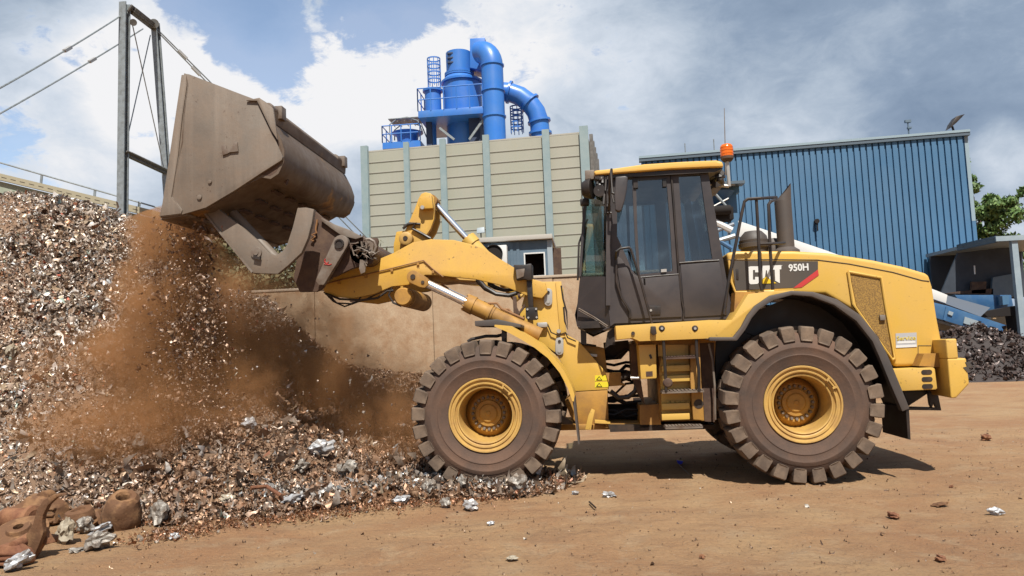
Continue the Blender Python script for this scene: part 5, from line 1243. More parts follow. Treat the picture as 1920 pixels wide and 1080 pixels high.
# ---- rear bumper, counterweight, tow hitch
build('rear_frame', MB().ext(A4((905, 682), (1108, 672), (1116, 680), (1128, 778), (1120, 784), (940, 792)), 8.55, mir(8.55)), M['yellow'], LD, bevel=.012)
for x, y in ((1074, 696), (1076, 732), (1078, 768)):
    a = P(*A4((x, y))[0], 8.545); pl_ = []
    for k in range(8): t_ = math.pi/2+math.pi*k/7; pl_.append(a+Vector((-.03+math.cos(t_)*.025, 0, math.sin(t_)*.025)))
    for k in range(8): t_ = -math.pi/2+math.pi*k/7; pl_.append(a+Vector((.03+math.cos(t_)*.025, 0, math.sin(t_)*.025)))
    build('slot', MB().prism(pl_, (0, .004, 0)), M['dark'], LD)
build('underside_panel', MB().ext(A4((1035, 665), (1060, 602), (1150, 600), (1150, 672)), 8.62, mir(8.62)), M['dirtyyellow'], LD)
Ycw = 8.36
def cwp(x, y): return P(*A4((x, y))[0], Ycw)
zt_ = cwp(1175, 528).z; zb_ = cwp(1190, 828).z; zs_ = cwp(1258, 626).z
x0 = P(*A4((1100, 600))[0], 8.85).x; x1 = cwp(1180, 650).x; x2 = cwp(1257, 580).x; x3 = cwp(1318, 700).x
def plan(xr, ch): return [(x0, 8.85), (x1, Ycw), (xr-ch*.3, Ycw), (xr, Ycw+ch), (xr+.03, YM-.5), (xr+.03, YM+.5), (xr, mir(Ycw+ch)), (xr-ch*.3, mir(Ycw)), (x1, mir(Ycw)), (x0, mir(8.85))]
def slab(pl_, z0, z1): return MB().prism([Vector((x, y, z0)) for x, y in pl_], (0, 0, z1-z0))
pA = plan(x2, .18); pB = plan(x3, .22); pC = plan(x3-.13, .25)
zc_ = zb_+.14
mb = MB().loft([[Vector((x, y, zb_)) for x, y in pC], [Vector((x, y, zc_)) for x, y in pB], [Vector((x-.008 if i not in (0, 1, 8, 9) else x, y, zs_)) for i, (x, y) in enumerate(pB)]])
mb.merge(MB().loft([[Vector((x, y, zs_-.001)) for x, y in pA], [Vector((x, y, zt_)) for x, y in pA]]))
cw = build('counterweight', mb, M['yellow'], LD, bevel=.018, seg=3)
for q4 in (C7((748, 400), (765, 396), (790, 392), (810, 436), (780, 438)), C7((765, 355), (800, 355), (812, 385), (835, 390), (800, 400), (780, 385))):
    build('emblem', MB().ext(q4, Ycw-.006, Ycw-.001), M['decal'], cw)
Yhh = 9.0
build('tow_hitch', MB().ext(A4((955, 792), (1120, 786), (1085, 800), (1040, 830), (990, 862), (985, 868), (975, 850)), Yhh, Yhh+.06).ext(A4((1080, 790), (1130, 800), (1148, 888), (1128, 888), (1110, 850), (1100, 880), (1090, 860)), Yhh-.05, Yhh-.002), M['black'], LD, bevel=.004)
build('rear_step', MB().ext(A4((985, 876), (1145, 880), (1148, 890), (985, 888)), Yhh-.3, Yhh-.06), M['black'], LD)

# ---- ladder and side cabinets between the wheels
Yl = 8.62
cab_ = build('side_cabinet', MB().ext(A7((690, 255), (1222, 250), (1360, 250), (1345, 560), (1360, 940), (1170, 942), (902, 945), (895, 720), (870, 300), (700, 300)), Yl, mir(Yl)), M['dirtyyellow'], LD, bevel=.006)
build('step_back_plate', MB().ext(A7((925, 305), (1125, 300), (1145, 700), (1165, 920), (905, 938), (900, 700), (880, 500)), Yl-.02, Yl-.002), M['yellow'], LD)
bb = build('battery_box', MB().ext(A7((706, 300), (855, 295), (862, 582), (728, 590)), Yl-.12, Yl+.3), M['yellow'], LD, bevel=.012)
build('box_latch', MB().ext(A7((770, 525), (826, 522), (828, 562), (772, 566)), Yl-.126, Yl-.121), M['rustdark'], bb)
build('box_lock', MB().ext(A7((795, 385), (812, 378), (825, 412), (808, 420)), Yl-.13, Yl-.121), M['black'], bb)
build('cabinet_panel', MB().ext(A7((870, 300), (1100, 298), (1100, 390), (875, 395)), Yl-.035, Yl-.021), M['yellow'], LD)
Ys = 8.36
Lr = MB().tube(W(A7((903, 165), (915, 200), (925, 400), (935, 560), (940, 690)), Ys), .017, 8)
Rr_ = MB().tube(W(A7((1185, 160), (1192, 200), (1200, 390), (1215, 500), (1218, 690)), Ys), .017, 8)
build('ladder_rail', Lr, M['black'], LD); build('ladder_rail', Rr_, M['black'], LD)
for x in (904, 1184):
    q = W(A7((x, 162)), Ys-.03)[0]; build('rail_ball', MB().lathe(q, (0, 1, 0), [(-.01, 0), (-.005, .03), (.01, .042), (.05, .045), (.06, 0)], 16), M['black'], LD)
    build('rail_bolt', MB().cyl(q-Vector((0, .02, 0)), q, .014, 8), M['silver'], LD)
q = W(A7((955, 620)), Ys-.02)[0]; build('door_stop', MB().lathe(q, (0, 1, 0), [(-.01, 0), (-.005, .04), (.01, .052), (.04, .05), (.05, 0)], 16), M['rustdark'], LD)
def tread(y, x0_, x1_, lit):
    a = W(A7((x0_, y)), Ys)[0]; b_ = W(A7((x1_, y-4)), Ys)[0]; zz_ = (a.z+b_.z)/2
    mb = MB().box((a.x, Ys, zz_-.022), (b_.x, Yl-.022, zz_))
    n = 11
    for k in range(n): xx = a.x+(b_.x-a.x)*(k+.5)/n; mb.box((xx-.012, Ys-.004, zz_+.001), (xx+.012, Yl-.03, zz_+.012))
    build('step', mb, lit, LD)
tread(402, 925, 1212, M['rustdark']); tread(690, 905, 1260, M['steel']); tread(992, 935, 1250, M['steel'])
for yy in (505, 590, 825, 912):
    a = W(A7((905, yy)), Yl-.12)[0]; b_ = W(A7((1140, yy-4)), Yl-.12)[0]; mb = MB().box((a.x, Yl-.12, a.z-.03), (b_.x, Yl-.022, a.z+.035))
    build('toe_step', mb, M['yellow'], LD, bevel=.004)
for yy in (470, 572, 780, 885):
    mb = MB()
    for xx in (955, 995, 1037, 1080, 1125):
        q = W(A7((xx, yy)), Yl-.045)[0]; mb.box(q-Vector((.018, 0, .012)), q+Vector((.018, .022, .012)))
    build('perforation', mb, M['yellow'], LD)
build('step_side', MB().ext(A7((1150, 300), (1225, 290), (1235, 600), (1262, 935), (1170, 930), (1145, 600)), Yl-.16, Yl-.022), M['dirtyyellow'], LD, bevel=.006)
build('step_hole', MB().lathe(W(A7((1215, 798)), Yl-.165)[0], (0, 1, 0), [(0, 0), (0, .05), (.004, .05)], 16), M['dark'], LD)
build('fuel_hose', MB().tube(W(A7((1300, 290), (1330, 420), (1350, 640), (1355, 930)), 8.5), .012, 8), M['steel'], LD)
build('wheel_well_wall', MB().ext(A7((1225, 285), (1345, 280), (1350, 950), (1265, 945)), Yl-.01, Yl+.3), M['rustdark'], LD)
build('underguard', MB().ext(A5((1170, 690), (1760, 690), (1760, 712), (1180, 730)), 8.9, mir(8.9)), M['dark'], LD)
# articulation area: frame ends, driveline, hoses
mb = MB().ext(A7((430, 960), (730, 965), (740, 1010), (430, 1000)), 8.95, mir(8.95)); build('hitch_lower', mb, M['dirtyyellow'], LD)
mb = MB().ext(A7((430, 535), (560, 535), (560, 620), (600, 640), (465, 650)), 9.1, mir(9.1)); build('hitch_upper', mb, M['dirtyyellow'], LD)
mb = MB().ext(A7((720, 810), (880, 800), (900, 990), (720, 1000)), 8.9, mir(8.9)); build('rear_frame_end', mb, M['dirtyyellow'], LD)
mb = MB().ext(A7((640, 290), (705, 290), (725, 590), (760, 800), (700, 700), (650, 540)), 8.9, 9.3); build('frame_post', mb, M['rustdark'], LD)
build('drive_shaft', MB().tube([P(*A7((400, 880))[0], YM), P(*A7((900, 880))[0], YM)], .12, 16), M['dark'], LD)
build('steering_cylinder', MB().tube([P(*A7((430, 590))[0], 9.25), P(*A7((640, 560))[0], 9.25)], .05, 14), M['dark'], LD)
rr3 = np.random.default_rng(21)
for k in range(13):
    y0_ = rr3.uniform(300, 900); y1_ = y0_+rr3.uniform(-70, 70); yy = rr3.uniform(8.95, 9.7)
    ptsx = [(415, y0_), (500, y0_+rr3.uniform(-30, 45)), (600, y1_+rr3.uniform(-40, 40)), (730, y1_)]
    build('hydraulic_hose', MB().tube(W(A7(*ptsx), yy), rr3.uniform(.014, .028), 8), M['black'], LD)
build('hydraulic_hose', MB().tube(W(A7((470, 690), (540, 745), (620, 740), (680, 690), (700, 600)), 9.0), .028, 8), M['black'], LD)
build('hydraulic_hose', MB().tube(W(A7((640, 578), (718, 578)), 8.6), .016, 8), M['silver'], LD)
build('center_column', MB().ext(A7((415, 280), (620, 260), (640, 330), (560, 420), (430, 430)), 9.5, 9.9), M['dark'], LD)
build('cab_mount', MB().ext(A7((218, 170), (268, 190), (268, 300), (222, 290)), 9.0, 9.1), M['black'], LD)
build('cab_mount', MB().ext(A7((450, 190), (505, 150), (510, 300), (470, 300), (425, 330)), 8.9, 9.2), M['black'], LD)
# ================================================================== scrap heap
ctl = []
def hp(px, py, Y): v = P(px, py, Y); ctl.append((v.x, v.y, v.z))
def hg(px, py, z=0.0): v = G(px, py, z); ctl.append((v.x, v.y, z))
for a in ((-120, 358, 11.4), (0, 370, 11.3), (120, 388, 11.4), (230, 414, 11.6), (300, 462, 11.7), (350, 535, 11.8), (430, 552, 12.0), (485, 562, 12.1), (535, 598, 12.2), (575, 642, 12.3), (620, 682, 12.5), (700, 706, 12.8), (780, 708, 13.0)): hp(*a)
for a in ((-120, 980), (0, 985), (60, 990), (150, 975), (250, 975), (350, 985), (450, 975), (560, 962), (700, 945), (860, 935), (1000, 930)): hg(*a)
_cr = [Vector(c) for c in ctl[:13]]; _ft = [Vector(c) for c in ctl[13:24]]
for i_, c_ in enumerate(_cr):
    f_ = min(_ft, key=lambda q: abs(q.x/q.y-c_.x/c_.y)+.02*abs(q.x-c_.x*.7))
    for u_, k_ in ((.25, .19), (.5, .44), (.78, .74)):
        q_ = f_.lerp(c_, u_); ctl.append((q_.x, q_.y, c_.z*k_))
for c_ in _cr:
    for k_, z_ in ((1.12, .93), (1.3, .62)): ctl.append((c_.x*k_, c_.y*k_, c_.z*z_))
for x, y, z in ((-2.6, 8.6, .12), (-2.0, 9.5, .15), (-3.1, 9.3, .34), (-3.6, 8.3, .30), (-2.6, 10.6, .45), (-.5, 15, -.1), (1.5, 15.2, -.2), (3.0, 15.5, -.2), (-.9, 13, -.05), (-1.9, 12.5, .75), (1.4, 13.2, -.2), (-1.0, 11, -.02), (.8, 11, 0), (2.5, 13, 0), (-9, 16.5, 3.6), (-9.6, 9.3, 2.2), (-8.6, 7.0, .5), (-7.5, 5.2, -.1), (-5.5, 4.8, -.2), (-3.5, 5.3, -.3), (-1.5, 6.8, -.25), (.6, 7.8, -.25), (.9, 9.3, -.1), (-1.3, 9.6, .12), (4, 12, -.2)): ctl.append((x, y, z))
CT = np.array(ctl)
def _tps(r2): return np.where(r2 > 1e-9, .5*r2*np.log(np.maximum(r2, 1e-9)), 0)
n_ = len(CT); d2 = ((CT[:, None, :2]-CT[None, :, :2])**2).sum(-1)
Kp = np.zeros((n_+3, n_+3)); Kp[:n_, :n_] = _tps(d2)+np.eye(n_)*.02; Kp[:n_, n_] = 1; Kp[:n_, n_+1:] = CT[:, :2]; Kp[n_, :n_] = 1; Kp[n_+1:, :n_] = CT[:, :2].T
coef = np.linalg.solve(Kp, np.concatenate([CT[:, 2], [0, 0, 0]]))
def heap_z(X, Y):
    X = np.asarray(X, float); Y = np.asarray(Y, float); sh_ = X.shape; x = X.ravel(); y = Y.ravel(); out = np.zeros(len(x))
    for i in range(0, len(x), 20000):
        xx, yy = x[i:i+20000], y[i:i+20000]; r2 = (xx[:, None]-CT[None, :, 0])**2+(yy[:, None]-CT[None, :, 1])**2
        out[i:i+20000] = _tps(r2)@coef[:n_]+coef[n_]+coef[n_+1]*xx+coef[n_+2]*yy
    out = out.reshape(sh_)
    out += fbm(X, Y, 9, ((2.2, .045), (5, .035), (11, .02)))*np.clip(out*3, 0, 1)*1.3
    # the ground rises no heap beyond these limits
    rt_ = np.clip((X+1.3)/.8, 0, 1)*np.clip((Y-9.0)/.5, 0, 1); out = out*(1-rt_)-.3*rt_
    return np.where(Y > 16.9, -.3, out)
hx_ = np.arange(-11.5, 3.6, .07); hy_ = np.arange(4.6, 16.9, .07); HX, HY = np.meshgrid(hx_, hy_, indexing='ij')
HZ = heap_z(HX, HY); HZ = np.maximum(HZ, -.12); HZ -= .06*np.clip(1-HZ/.12, 0, 1)
me = bpy.data.meshes.new('heap_base'); V_ = np.stack([HX.ravel(), HY.ravel(), HZ.ravel()], 1); idx = np.arange(HX.size).reshape(HX.shape)
Q = np.stack([idx[:-1, :-1], idx[1:, :-1], idx[1:, 1:], idx[:-1, 1:]], -1).reshape(-1, 4)
keep = (HZ.ravel()[Q].max(1) > -.05); Q = Q[keep]
np_mesh(me, V_, Q); me.polygons.foreach_set('use_smooth', [True]*len(me.polygons))
M['heapdirt'] = material('heap_dirt', (0.26, 0.16, 0.10), 0.95, col2=(0.19, 0.12, 0.075), nscale=3, bump=.8, bscale=20, fine=.2)
# shredded metal flakes
def templates(r):
    out = []
    for kind in range(10):
        nu, nv = (5, 3) if kind < 6 else (6, 2)
        L = 1.0; Wd = (.34, .24, .42, .3, .5, .2, .10, .14, .08, .17)[kind]
        u = np.linspace(-1, 1, nu); v = np.linspace(-1, 1, nv); U, Vv = np.meshgrid(u, v, indexing='ij')
        cur = r.uniform(.4, 2.1); tw = r.uniform(-1, 1)
        ang = U*cur; x = np.sin(ang)/max(cur, .1)*L; z = (1-np.cos(ang))/max(cur, .1)*L
        y = Vv*Wd*(1-.25*np.abs(U)); z = z+Vv*tw*U*Wd + r.normal(0, .12, U.shape); x = x+r.normal(0, .1, U.shape); y = y+r.normal(0, .08, U.shape)
        P_ = np.stack([x.ravel(), y.ravel(), z.ravel()], 1); P_ -= P_.mean(0)
        idx = np.arange(nu*nv).reshape(nu, nv); q = np.stack([idx[:-1, :-1], idx[1:, :-1], idx[1:, 1:], idx[:-1, 1:]], -1).reshape(-1, 4)
        out.append((P_, q))
    return out
TPL = templates(np.random.default_rng(5))
PAL = np.array([(0.50, .455, .41), (.40, .345, .295), (.27, .22, .18), (.62, .60, .58), (.36, .28, .22), (.15, .115, .09), (.36, .19, .11), (.27, .12, .075), (.72, .71, .69), (.34, .38, .40), (.09, .06, .045), (.38, .30, .21), (.45, .11, .07), (.26, .32, .28)])
PW = np.array([.12, .17, .17, .045, .15, .12, .035, .03, .015, .02, .09, .09, .004, .006]); PW /= PW.sum()
def flakes(name, pos_, nrm, size, cols, r, mat, parent=None, kind=None, label=None, cat=None, org=(0, 0, 0), flat=.75, tids=None):
    n = len(pos_); d = nrm*flat+r.normal(0, .55, (n, 3)); d /= np.linalg.norm(d, axis=1)[:, None]
    a = np.cross(d, r.normal(0, 1, (n, 3))); a /= np.linalg.norm(a, axis=1)[:, None]; b_ = np.cross(d, a)
    tid = r.integers(0, len(TPL), n) if tids is None else r.choice(tids, n); Vs, Fs, Cs = [], [], []; off = 0
    for k, (tp, q) in enumerate(TPL):
        m_ = np.where(tid == k)[0]
        if not len(m_): continue
        loc = tp[None]*size[m_][:, None, None]
        w_ = pos_[m_][:, None, :]+loc[..., 0:1]*a[m_][:, None, :]+loc[..., 1:2]*b_[m_][:, None, :]+loc[..., 2:3]*d[m_][:, None, :]
        Vs.append(w_.reshape(-1, 3)); nv = len(tp)
        Fs.append((q[None]+(np.arange(len(m_))*nv)[:, None, None]+off).reshape(-1, 4)); off += nv*len(m_)
        Cs.append(np.repeat(cols[m_], nv, axis=0))
    V_ = np.concatenate(Vs)-np.array(org); Q = np.concatenate(Fs); C_ = np.concatenate(Cs)
    me = bpy.data.meshes.new(name); np_mesh(me, V_, Q)
    at_ = me.color_attributes.new('tint', 'FLOAT_COLOR', 'POINT'); at_.data.foreach_set('color', np.concatenate([C_, np.ones((len(C_), 1))], 1).astype(np.float32).ravel())
    ob = link(name, me, mat, parent)
    if parent is None: ob.location = org; tag(ob, label, cat, kind=kind)
    return ob
def scrapmat(name, metal=.35, rough=.42):
    m = bpy.data.materials.new(name); m.use_nodes = True; t = NT(m.node_tree); b = t.n['Principled BSDF']
    at_ = t.add('ShaderNodeAttribute', attribute_name='tint'); pos = t.add('ShaderNodeNewGeometry').outputs['Position']
    c = t.mix(t.math('MULTIPLY', t.rng(t.noise(pos, 25, 4, .6), .45, .65), .45), at_.outputs['Color'], (0.16, .085, .045))
    c = t.mix(.14, c, (0, 0, 0))
    t.put(b.inputs['Base Color'], c); b.inputs['Metallic'].default_value = metal; b.inputs['Roughness'].default_value = rough
    return m
M['scrap'] = scrapmat('shredded_metal', .35, .45)
r = np.random.default_rng(77)
def surf(n, x0, x1, y0, y1, r, zmin=.0, front=True):
    X = r.uniform(x0, x1, n); Y = r.uniform(y0, y1, n); Z = heap_z(X, Y); e = .06
    gx_ = (heap_z(X+e, Y)-Z)/e; gy_ = (heap_z(X, Y+e)-Z)/e; N = np.stack([-gx_, -gy_, np.ones(n)], 1); N /= np.linalg.norm(N, axis=1)[:, None]
    ok = (Z > zmin)
    return np.stack([X, Y, Z], 1)[ok], N[ok]
pos_, N = surf(158000, -9.5, 1.9, 5.2, 14.2, r, .0)
ok = (pos_[:, 1] < 13.2) | (pos_[:, 0] > -4); pos_, N = pos_[ok], N[ok]
n = len(pos_); size = np.clip(r.lognormal(-3.36, .40, n), .016, .15); pos_[:, 2] += r.uniform(-.01, .05, n)
size *= np.clip(1+fbm(pos_[:, 0], pos_[:, 1], 71, ((1.9, .7), (5, .5)))*.9, .65, 1.4)
ci = r.choice(len(PAL), n, p=PW); cols = PAL[ci]*r.uniform(1.15, 2.3, (n, 1))
# rust-dusted zone where the load has been falling
dz = np.clip((pos_[:, 0]+6.3)/2.0, 0, 1)*np.clip((3.0-pos_[:, 2])/1.6, 0, 1); dz = np.clip(dz+r.normal(0, .25, n), 0, 1)[:, None]*.6
bz = np.clip((pos_[:, 0]+5.3)/.7, 0, 1)*np.clip((pos_[:, 1]-8.7)/.8, 0, 1)*.8; dz = np.maximum(dz, bz[:, None]*r.uniform(.7, 1.1, (n, 1)))
cols = cols*(1-dz)+np.array([.33, .18, .09])*dz
r2_ = fbm(pos_[:, 0], pos_[:, 1], 31, ((1.6, .5), (4, .4))); rm_ = np.clip(r2_*2.2-.3, 0, .7)[:, None]; cols = cols*(1-rm_)+np.array([.36, .18, .09])*rm_
fz = np.clip((.55-pos_[:, 2])/.4, 0, 1)*np.clip((pos_[:, 0]+6.2)/1.0, 0, 1)*np.clip(fbm(pos_[:, 0], pos_[:, 1], 57, ((2.4, .8), (6, .5)))*2+.55+r.normal(0, .3, n), 0, .85); fz = np.maximum(fz, .5*np.clip((1.2-pos_[:, 2])/.5, 0, 1)*np.clip((pos_[:, 0]+5.8)/1.2, 0, 1)); fz = fz[:, None]; cols = cols*(1-fz)+np.array([.36, .20, .115])*fz*r.uniform(.6, 1.2, (n, 1))
heap = link('scrap_heap', me, M['heapdirt'], None); tag(heap, 'huge heap of shredded scrap metal filling the left side under the bucket', 'scrap heap', kind='stuff')
flakes('shredded_flakes', pos_, N, size, cols, r, M['scrap'], parent=heap, flat=.35)
# bigger bright sheets lying on the heap and the low apron
pos2, N2 = surf(2600, -8.5, .9, 5.2, 12.5, r, .0); n = len(pos2); size = np.clip(r.lognormal(-2.7, .35, n), .035, .11); ci = r.choice(len(PAL), n, p=PW)
pos2[:, 2] += .03; cols = PAL[ci]*r.uniform(.8, 1.35, (n, 1)); s_ = np.argsort(size)
flakes('scrap_sheets', pos2, N2, size, cols, r, M['scrap'], parent=heap)

pos3, N3 = surf(1500, -8.5, .5, 5.4, 12.5, r, .0); n = len(pos3); pos3[:, 2] += .05; ci = r.choice(len(PAL), n, p=PW)
flakes('long_strips', pos3, N3, r.uniform(.09, .24, n), PAL[ci]*r.uniform(.8, 1.5, (n, 1)), r, M['scrap'], parent=heap, tids=[6, 8], flat=1.2)
# low bright windrow of foil in front of the front wheel
def gstrip(n, pts, spread, r, hmax=.14):
    q = np.array([[*G(x, y)][:2] for x, y in pts]); seg = r.integers(0, len(q)-1, n); f = r.random(n)
    xy = q[seg]*(1-f)[:, None]+q[seg+1]*f[:, None]+r.normal(0, spread, (n, 2))
    z = np.maximum(heap_z(xy[:, 0], xy[:, 1]), 0)+r.random(n)*hmax*np.exp(-((r.normal(0, 1, n))**2))
    return np.stack([xy[:, 0], xy[:, 1], z], 1)
M['foil'] = scrapmat('crumpled_foil', .4, .42)
ps = gstrip(3000, [(480, 950), (600, 940), (700, 930), (850, 920), (985, 918)], .13, r, .08)
cols = PAL[r.choice([0, 1, 2, 3, 4, 5, 6, 8, 9, 11], len(ps), p=[.16, .14, .1, .14, .12, .08, .1, .05, .04, .07])]*r.uniform(.8, 1.3, (len(ps), 1))
wd = flakes('scrap_windrow', ps, np.tile([0, 0, 1.0], (len(ps), 1)), np.clip(r.lognormal(-3.35, .45, len(ps)), .012, .10), cols, r, M['foil'], kind='stuff', label='low ridge of crumpled foil and metal bits in front of the front wheel', cat='scrap', org=tuple(G(700, 930)), flat=.2)
ps = np.concatenate([gstrip(3000, [(270, 1010), (400, 985), (560, 965), (760, 945), (960, 925)], .16, r, .02), gstrip(2600, [(300, 975), (420, 960), (560, 945), (700, 930)], .22, r, .05)])
fc = np.array([(.30, .13, .06), (.22, .11, .06), (.36, .20, .11), (.42, .36, .30), (.14, .08, .05)])[r.choice(5, len(ps), p=[.36, .26, .2, .06, .12])]*r.uniform(.8, 1.3, (len(ps), 1))
flakes('heap_crumbs', ps, np.tile([0, 0, 1.0], (len(ps), 1)), np.clip(r.lognormal(-4.1, .5, len(ps)), .006, .05), fc, r, M['scrap'], kind='stuff', label='reddish crumbs of scrap thinning out over the dirt along the heap foot', cat='scrap', org=tuple(G(500, 975)), flat=.6)
# fine litter of flakes and stones across the yard
ns = 5200; X = r.uniform(-4.5, 6.5, ns); Y = 4.6+r.random(ns)**1.4*8; ps = np.stack([X, Y, ground_z(X, Y)+.006], 1)
litc = np.array([(.10, .06, .04), (.2, .12, .07), (.35, .25, .17), (.5, .47, .42), (.28, .14, .08)])[r.choice(5, ns, p=[.36, .3, .2, .04, .10])]
flakes('litter', ps, np.tile([0, 0, 1.0], (ns, 1)), np.clip(r.lognormal(-4.7, .5, ns), .004, .04), litc, r, M['scrap'], kind='stuff', label='fine litter of stones and metal crumbs over the brown dirt', cat='litter', org=(0, 7, 0), flat=1.5)

# ---- crumpled lumps: each one a thing
def hit(px, py):                              # where the sight line first meets the heap or the dirt
    d = ray(px, py); d = d/d.y; ys = np.arange(4.5, 16, .02); X = d.x*ys; Z = H+d.z*ys
    s_ = np.maximum(heap_z(X, ys), ground_z(X, ys)); k = np.argmax(Z <= s_); return Vector((X[k], ys[k], s_[k]))
def lump(name, px, py, wpx, label, cat, mat, seed, flat=.7, amp=.35, z=None, grp=None, sub=3, hgt=None):
    c = hit(px, py); dpt = (c-CAM).dot(FW); rad = wpx/2/F*dpt
    bm_ = bmesh.new(); bmesh.ops.create_icosphere(bm_, subdivisions=sub, radius=1.0); rs = random.Random(seed); o3 = Vector((rs.random()*50, rs.random()*50, rs.random()*50))
    ax = Vector((1, rs.uniform(.6, 1), flat)); rot = Matrix.Rotation(rs.uniform(-.5, .5), 3, 'Y') @ Matrix.Rotation(rs.uniform(0, 3), 3, 'Z')
    for v in bm_.verts:
        d = v.co.copy(); nn_ = mnoise.noise(d*1.6+o3)*amp*1.6+abs(mnoise.noise(d*3.7+o3))*amp*1.1-amp*.3+mnoise.noise(d*8+o3)*amp*.35
        p = d*(1+nn_); v.co = Vector((p.x*ax.x, p.y*ax.y, p.z*ax.z))*rad
        v.co = rot @ v.co
    mz = min(v.co.z for v in bm_.verts)
    for v in bm_.verts: v.co.z -= mz*.85
    me = bpy.data.meshes.new(name); bm_.to_mesh(me); bm_.free()
    if amp < .25: me.polygons.foreach_set('use_smooth', [True]*len(me.polygons)); me.set_sharp_from_angle(angle=R(50))
    ob = link(name, me, M[mat], None); ob.location = c; return tag(ob, label, cat, grp)
M['foilgrey'] = material('foil_grey', (0.40, 0.37, 0.33), 0.5, .35, col2=(0.20, 0.15, 0.11), nscale=14, bump=.6, bscale=60)
M['foilbright'] = material('foil_bright', (0.62, 0.64, 0.67), 0.42, .35, col2=(0.40, 0.36, 0.33), nscale=12, bump=.5, bscale=60)
M['cloth'] = material('pale_lump', (0.44, 0.38, 0.29), 0.8, col2=(0.30, 0.23, 0.15), nscale=12, bump=.6)
M['rust'] = material('casting_rust', (0.175, 0.080, 0.034), 0.85, col2=(0.31, 0.16, 0.07), nscale=7, nlo=.5, nhi=.6, chips=.8, dust=(0.10, 0.05, 0.025), dustamt=.5, dscale=4, bump=.5, bscale=45, fine=.12)
M['rustred'] = material('casting_red', (0.19, 0.072, 0.034), 0.85, col2=(0.32, 0.15, 0.07), nscale=6, bump=.5, bscale=45, fine=.12)
for i, (px, py, wp, lb, mt, fl_) in enumerate((
    (347, 894, 0, '', '', 0),
    (123, 1018, 40, 'pale folded lump of sheet metal standing beside the curved rusty blade', 'cloth', 1.1),
    (160, 1000, 34, 'small dark silver lump between the pale folded lump and the rusty collar', 'foilgrey', .8),
    (186, 1030, 46, 'crumpled silver foil ball on the dirt below the rusty collar', 'foilgrey', .65),
    (190, 1003, 36, 'bright crumpled foil lump just above the silver foil ball', 'foilbright', .5),
    (142, 1036, 26, 'thin pale metal scrap lying flat below the folded lump', 'foilgrey', .3),
    (34, 1070, 52, 'silver crumpled sheet at the very bottom left corner', 'foilbright', .5),
    (327, 1012, 17, 'small white stone like scrap alone on the dirt left of centre', 'foilbright', .8),
    (298, 985, 52, 'grey crushed sheet at the foot of the heap right of the rusty collar', 'foilgrey', .7),
    (549, 949, 42, 'shiny blue white foil packet at the edge of the heap', 'foilbright', .45),
    (427, 946, 30, 'pale twisted metal bit on the red brown heap foot', 'cloth', .6),
    (466, 806, 26, 'bright white foil scrap high on the dusty slope', 'foilbright', .8),
    (602, 858, 52, 'large white crumpled sheet on the low slope left of the front wheel', 'foilbright', .55),
    (565, 888, 34, 'silver crumpled sheet just below the large white sheet', 'foilgrey', .6),
    (652, 893, 40, 'ribbed silver foil crumple between the white sheet and the front wheel', 'foilgrey', .7),
    (752, 945, 34, 'flat bright foil bit on the low ridge left of the front wheel', 'foilbright', .45),
    (836, 952, 24, 'small foil ball on the dirt just in front of the low ridge', 'foilgrey', .8),
    (884, 957, 28, 'second small foil scrap in front of the low ridge, nearest the tyre', 'foilbright', .6),
    (972, 925, 30, 'upright crumpled silver lump at the right end of the low ridge', 'foilgrey', 1.2),
    (805, 925, 26, 'grey crumpled lump on the ridge below the left part of the front tyre', 'foilgrey', 1.0),
    (870, 918, 28, 'dark silver crumpled lump on the ridge under the middle of the front tyre', 'foilgrey', .9),
    (921, 985, 14, 'tiny pale blue scrap on the open dirt below the front wheel', 'foilbright', .5),
    (1079, 928, 15, 'small white scrap on open dirt right of the front wheel', 'foilbright', .5),
    (1141, 932, 24, 'flat white scrap on open dirt below the ladder', 'foilbright', .4),
    (1867, 966, 25, 'pale foil scrap on the dirt near the right edge', 'foilbright', .5),
    (1676, 973, 24, 'dark brown crumbled clod on the dirt below the rear wheel', 'rustred', .5),
    (1764, 1053, 26, 'dark brown clod near the bottom right corner', 'rustred', .4),
    (1763, 950, 28, 'thin brown chip on the dirt right of the rear wheel', 'rust', .2),
    (1784, 915, 8, 'tiny dark chip on the dirt beyond the brown chip', 'rustred', .6),
    (1317, 1048, 10, 'tiny dark stone at the bottom right of centre', 'rustred', .7),
    (959, 1052, 22, 'small pale scrap at the bottom centre of the yard', 'cloth', .3),
    (1850, 826, 22, 'small dark clod on the dirt behind the rear wheel near the right edge', 'rustred', .5),
    (22, 672, 26, 'pale yellow scrap on the left edge of the heap', 'cloth', 1.0),
    (263, 850, 26, 'grey plate scrap standing in the dusty heap', 'foilgrey', 1.2),
)):
    if wp: lump('metal_lump' if mt not in ('rustred', 'rust') else 'clod', px, py, wp, lb, 'scrap', mt, i*7+3, fl_, .42)
# the blue cap on a stick and the short dark rod
p = G(1280, 884); bc_ = thing('blue_cap', 'bright blue plastic cap with a thin twig on the shaded dirt under the loader', 'litter', p)
M['capblue'] = material('cap_blue', (0.02, 0.02, 0.75), .4)
q = G(1274, 868, .02); build('cap', MB().ext([(1269, 863), (1281, 865), (1278, 871), (1271, 870)], q.y, q.y+.03), M['capblue'], bc_)
build('twig', MB().tube([G(1271, 869, .015), G(1292, 889, .012)], .005, 6), M['cloth'], bc_)
p = G(1112, 946); build_ = build('metal_rod', MB().tube([G(1105, 941, .02), G(1117, 952, .01)], .008, 8), M['black'], None, loc=p); tag(build_, 'short dark rod lying on the dirt below the fuel side steps', 'rod')

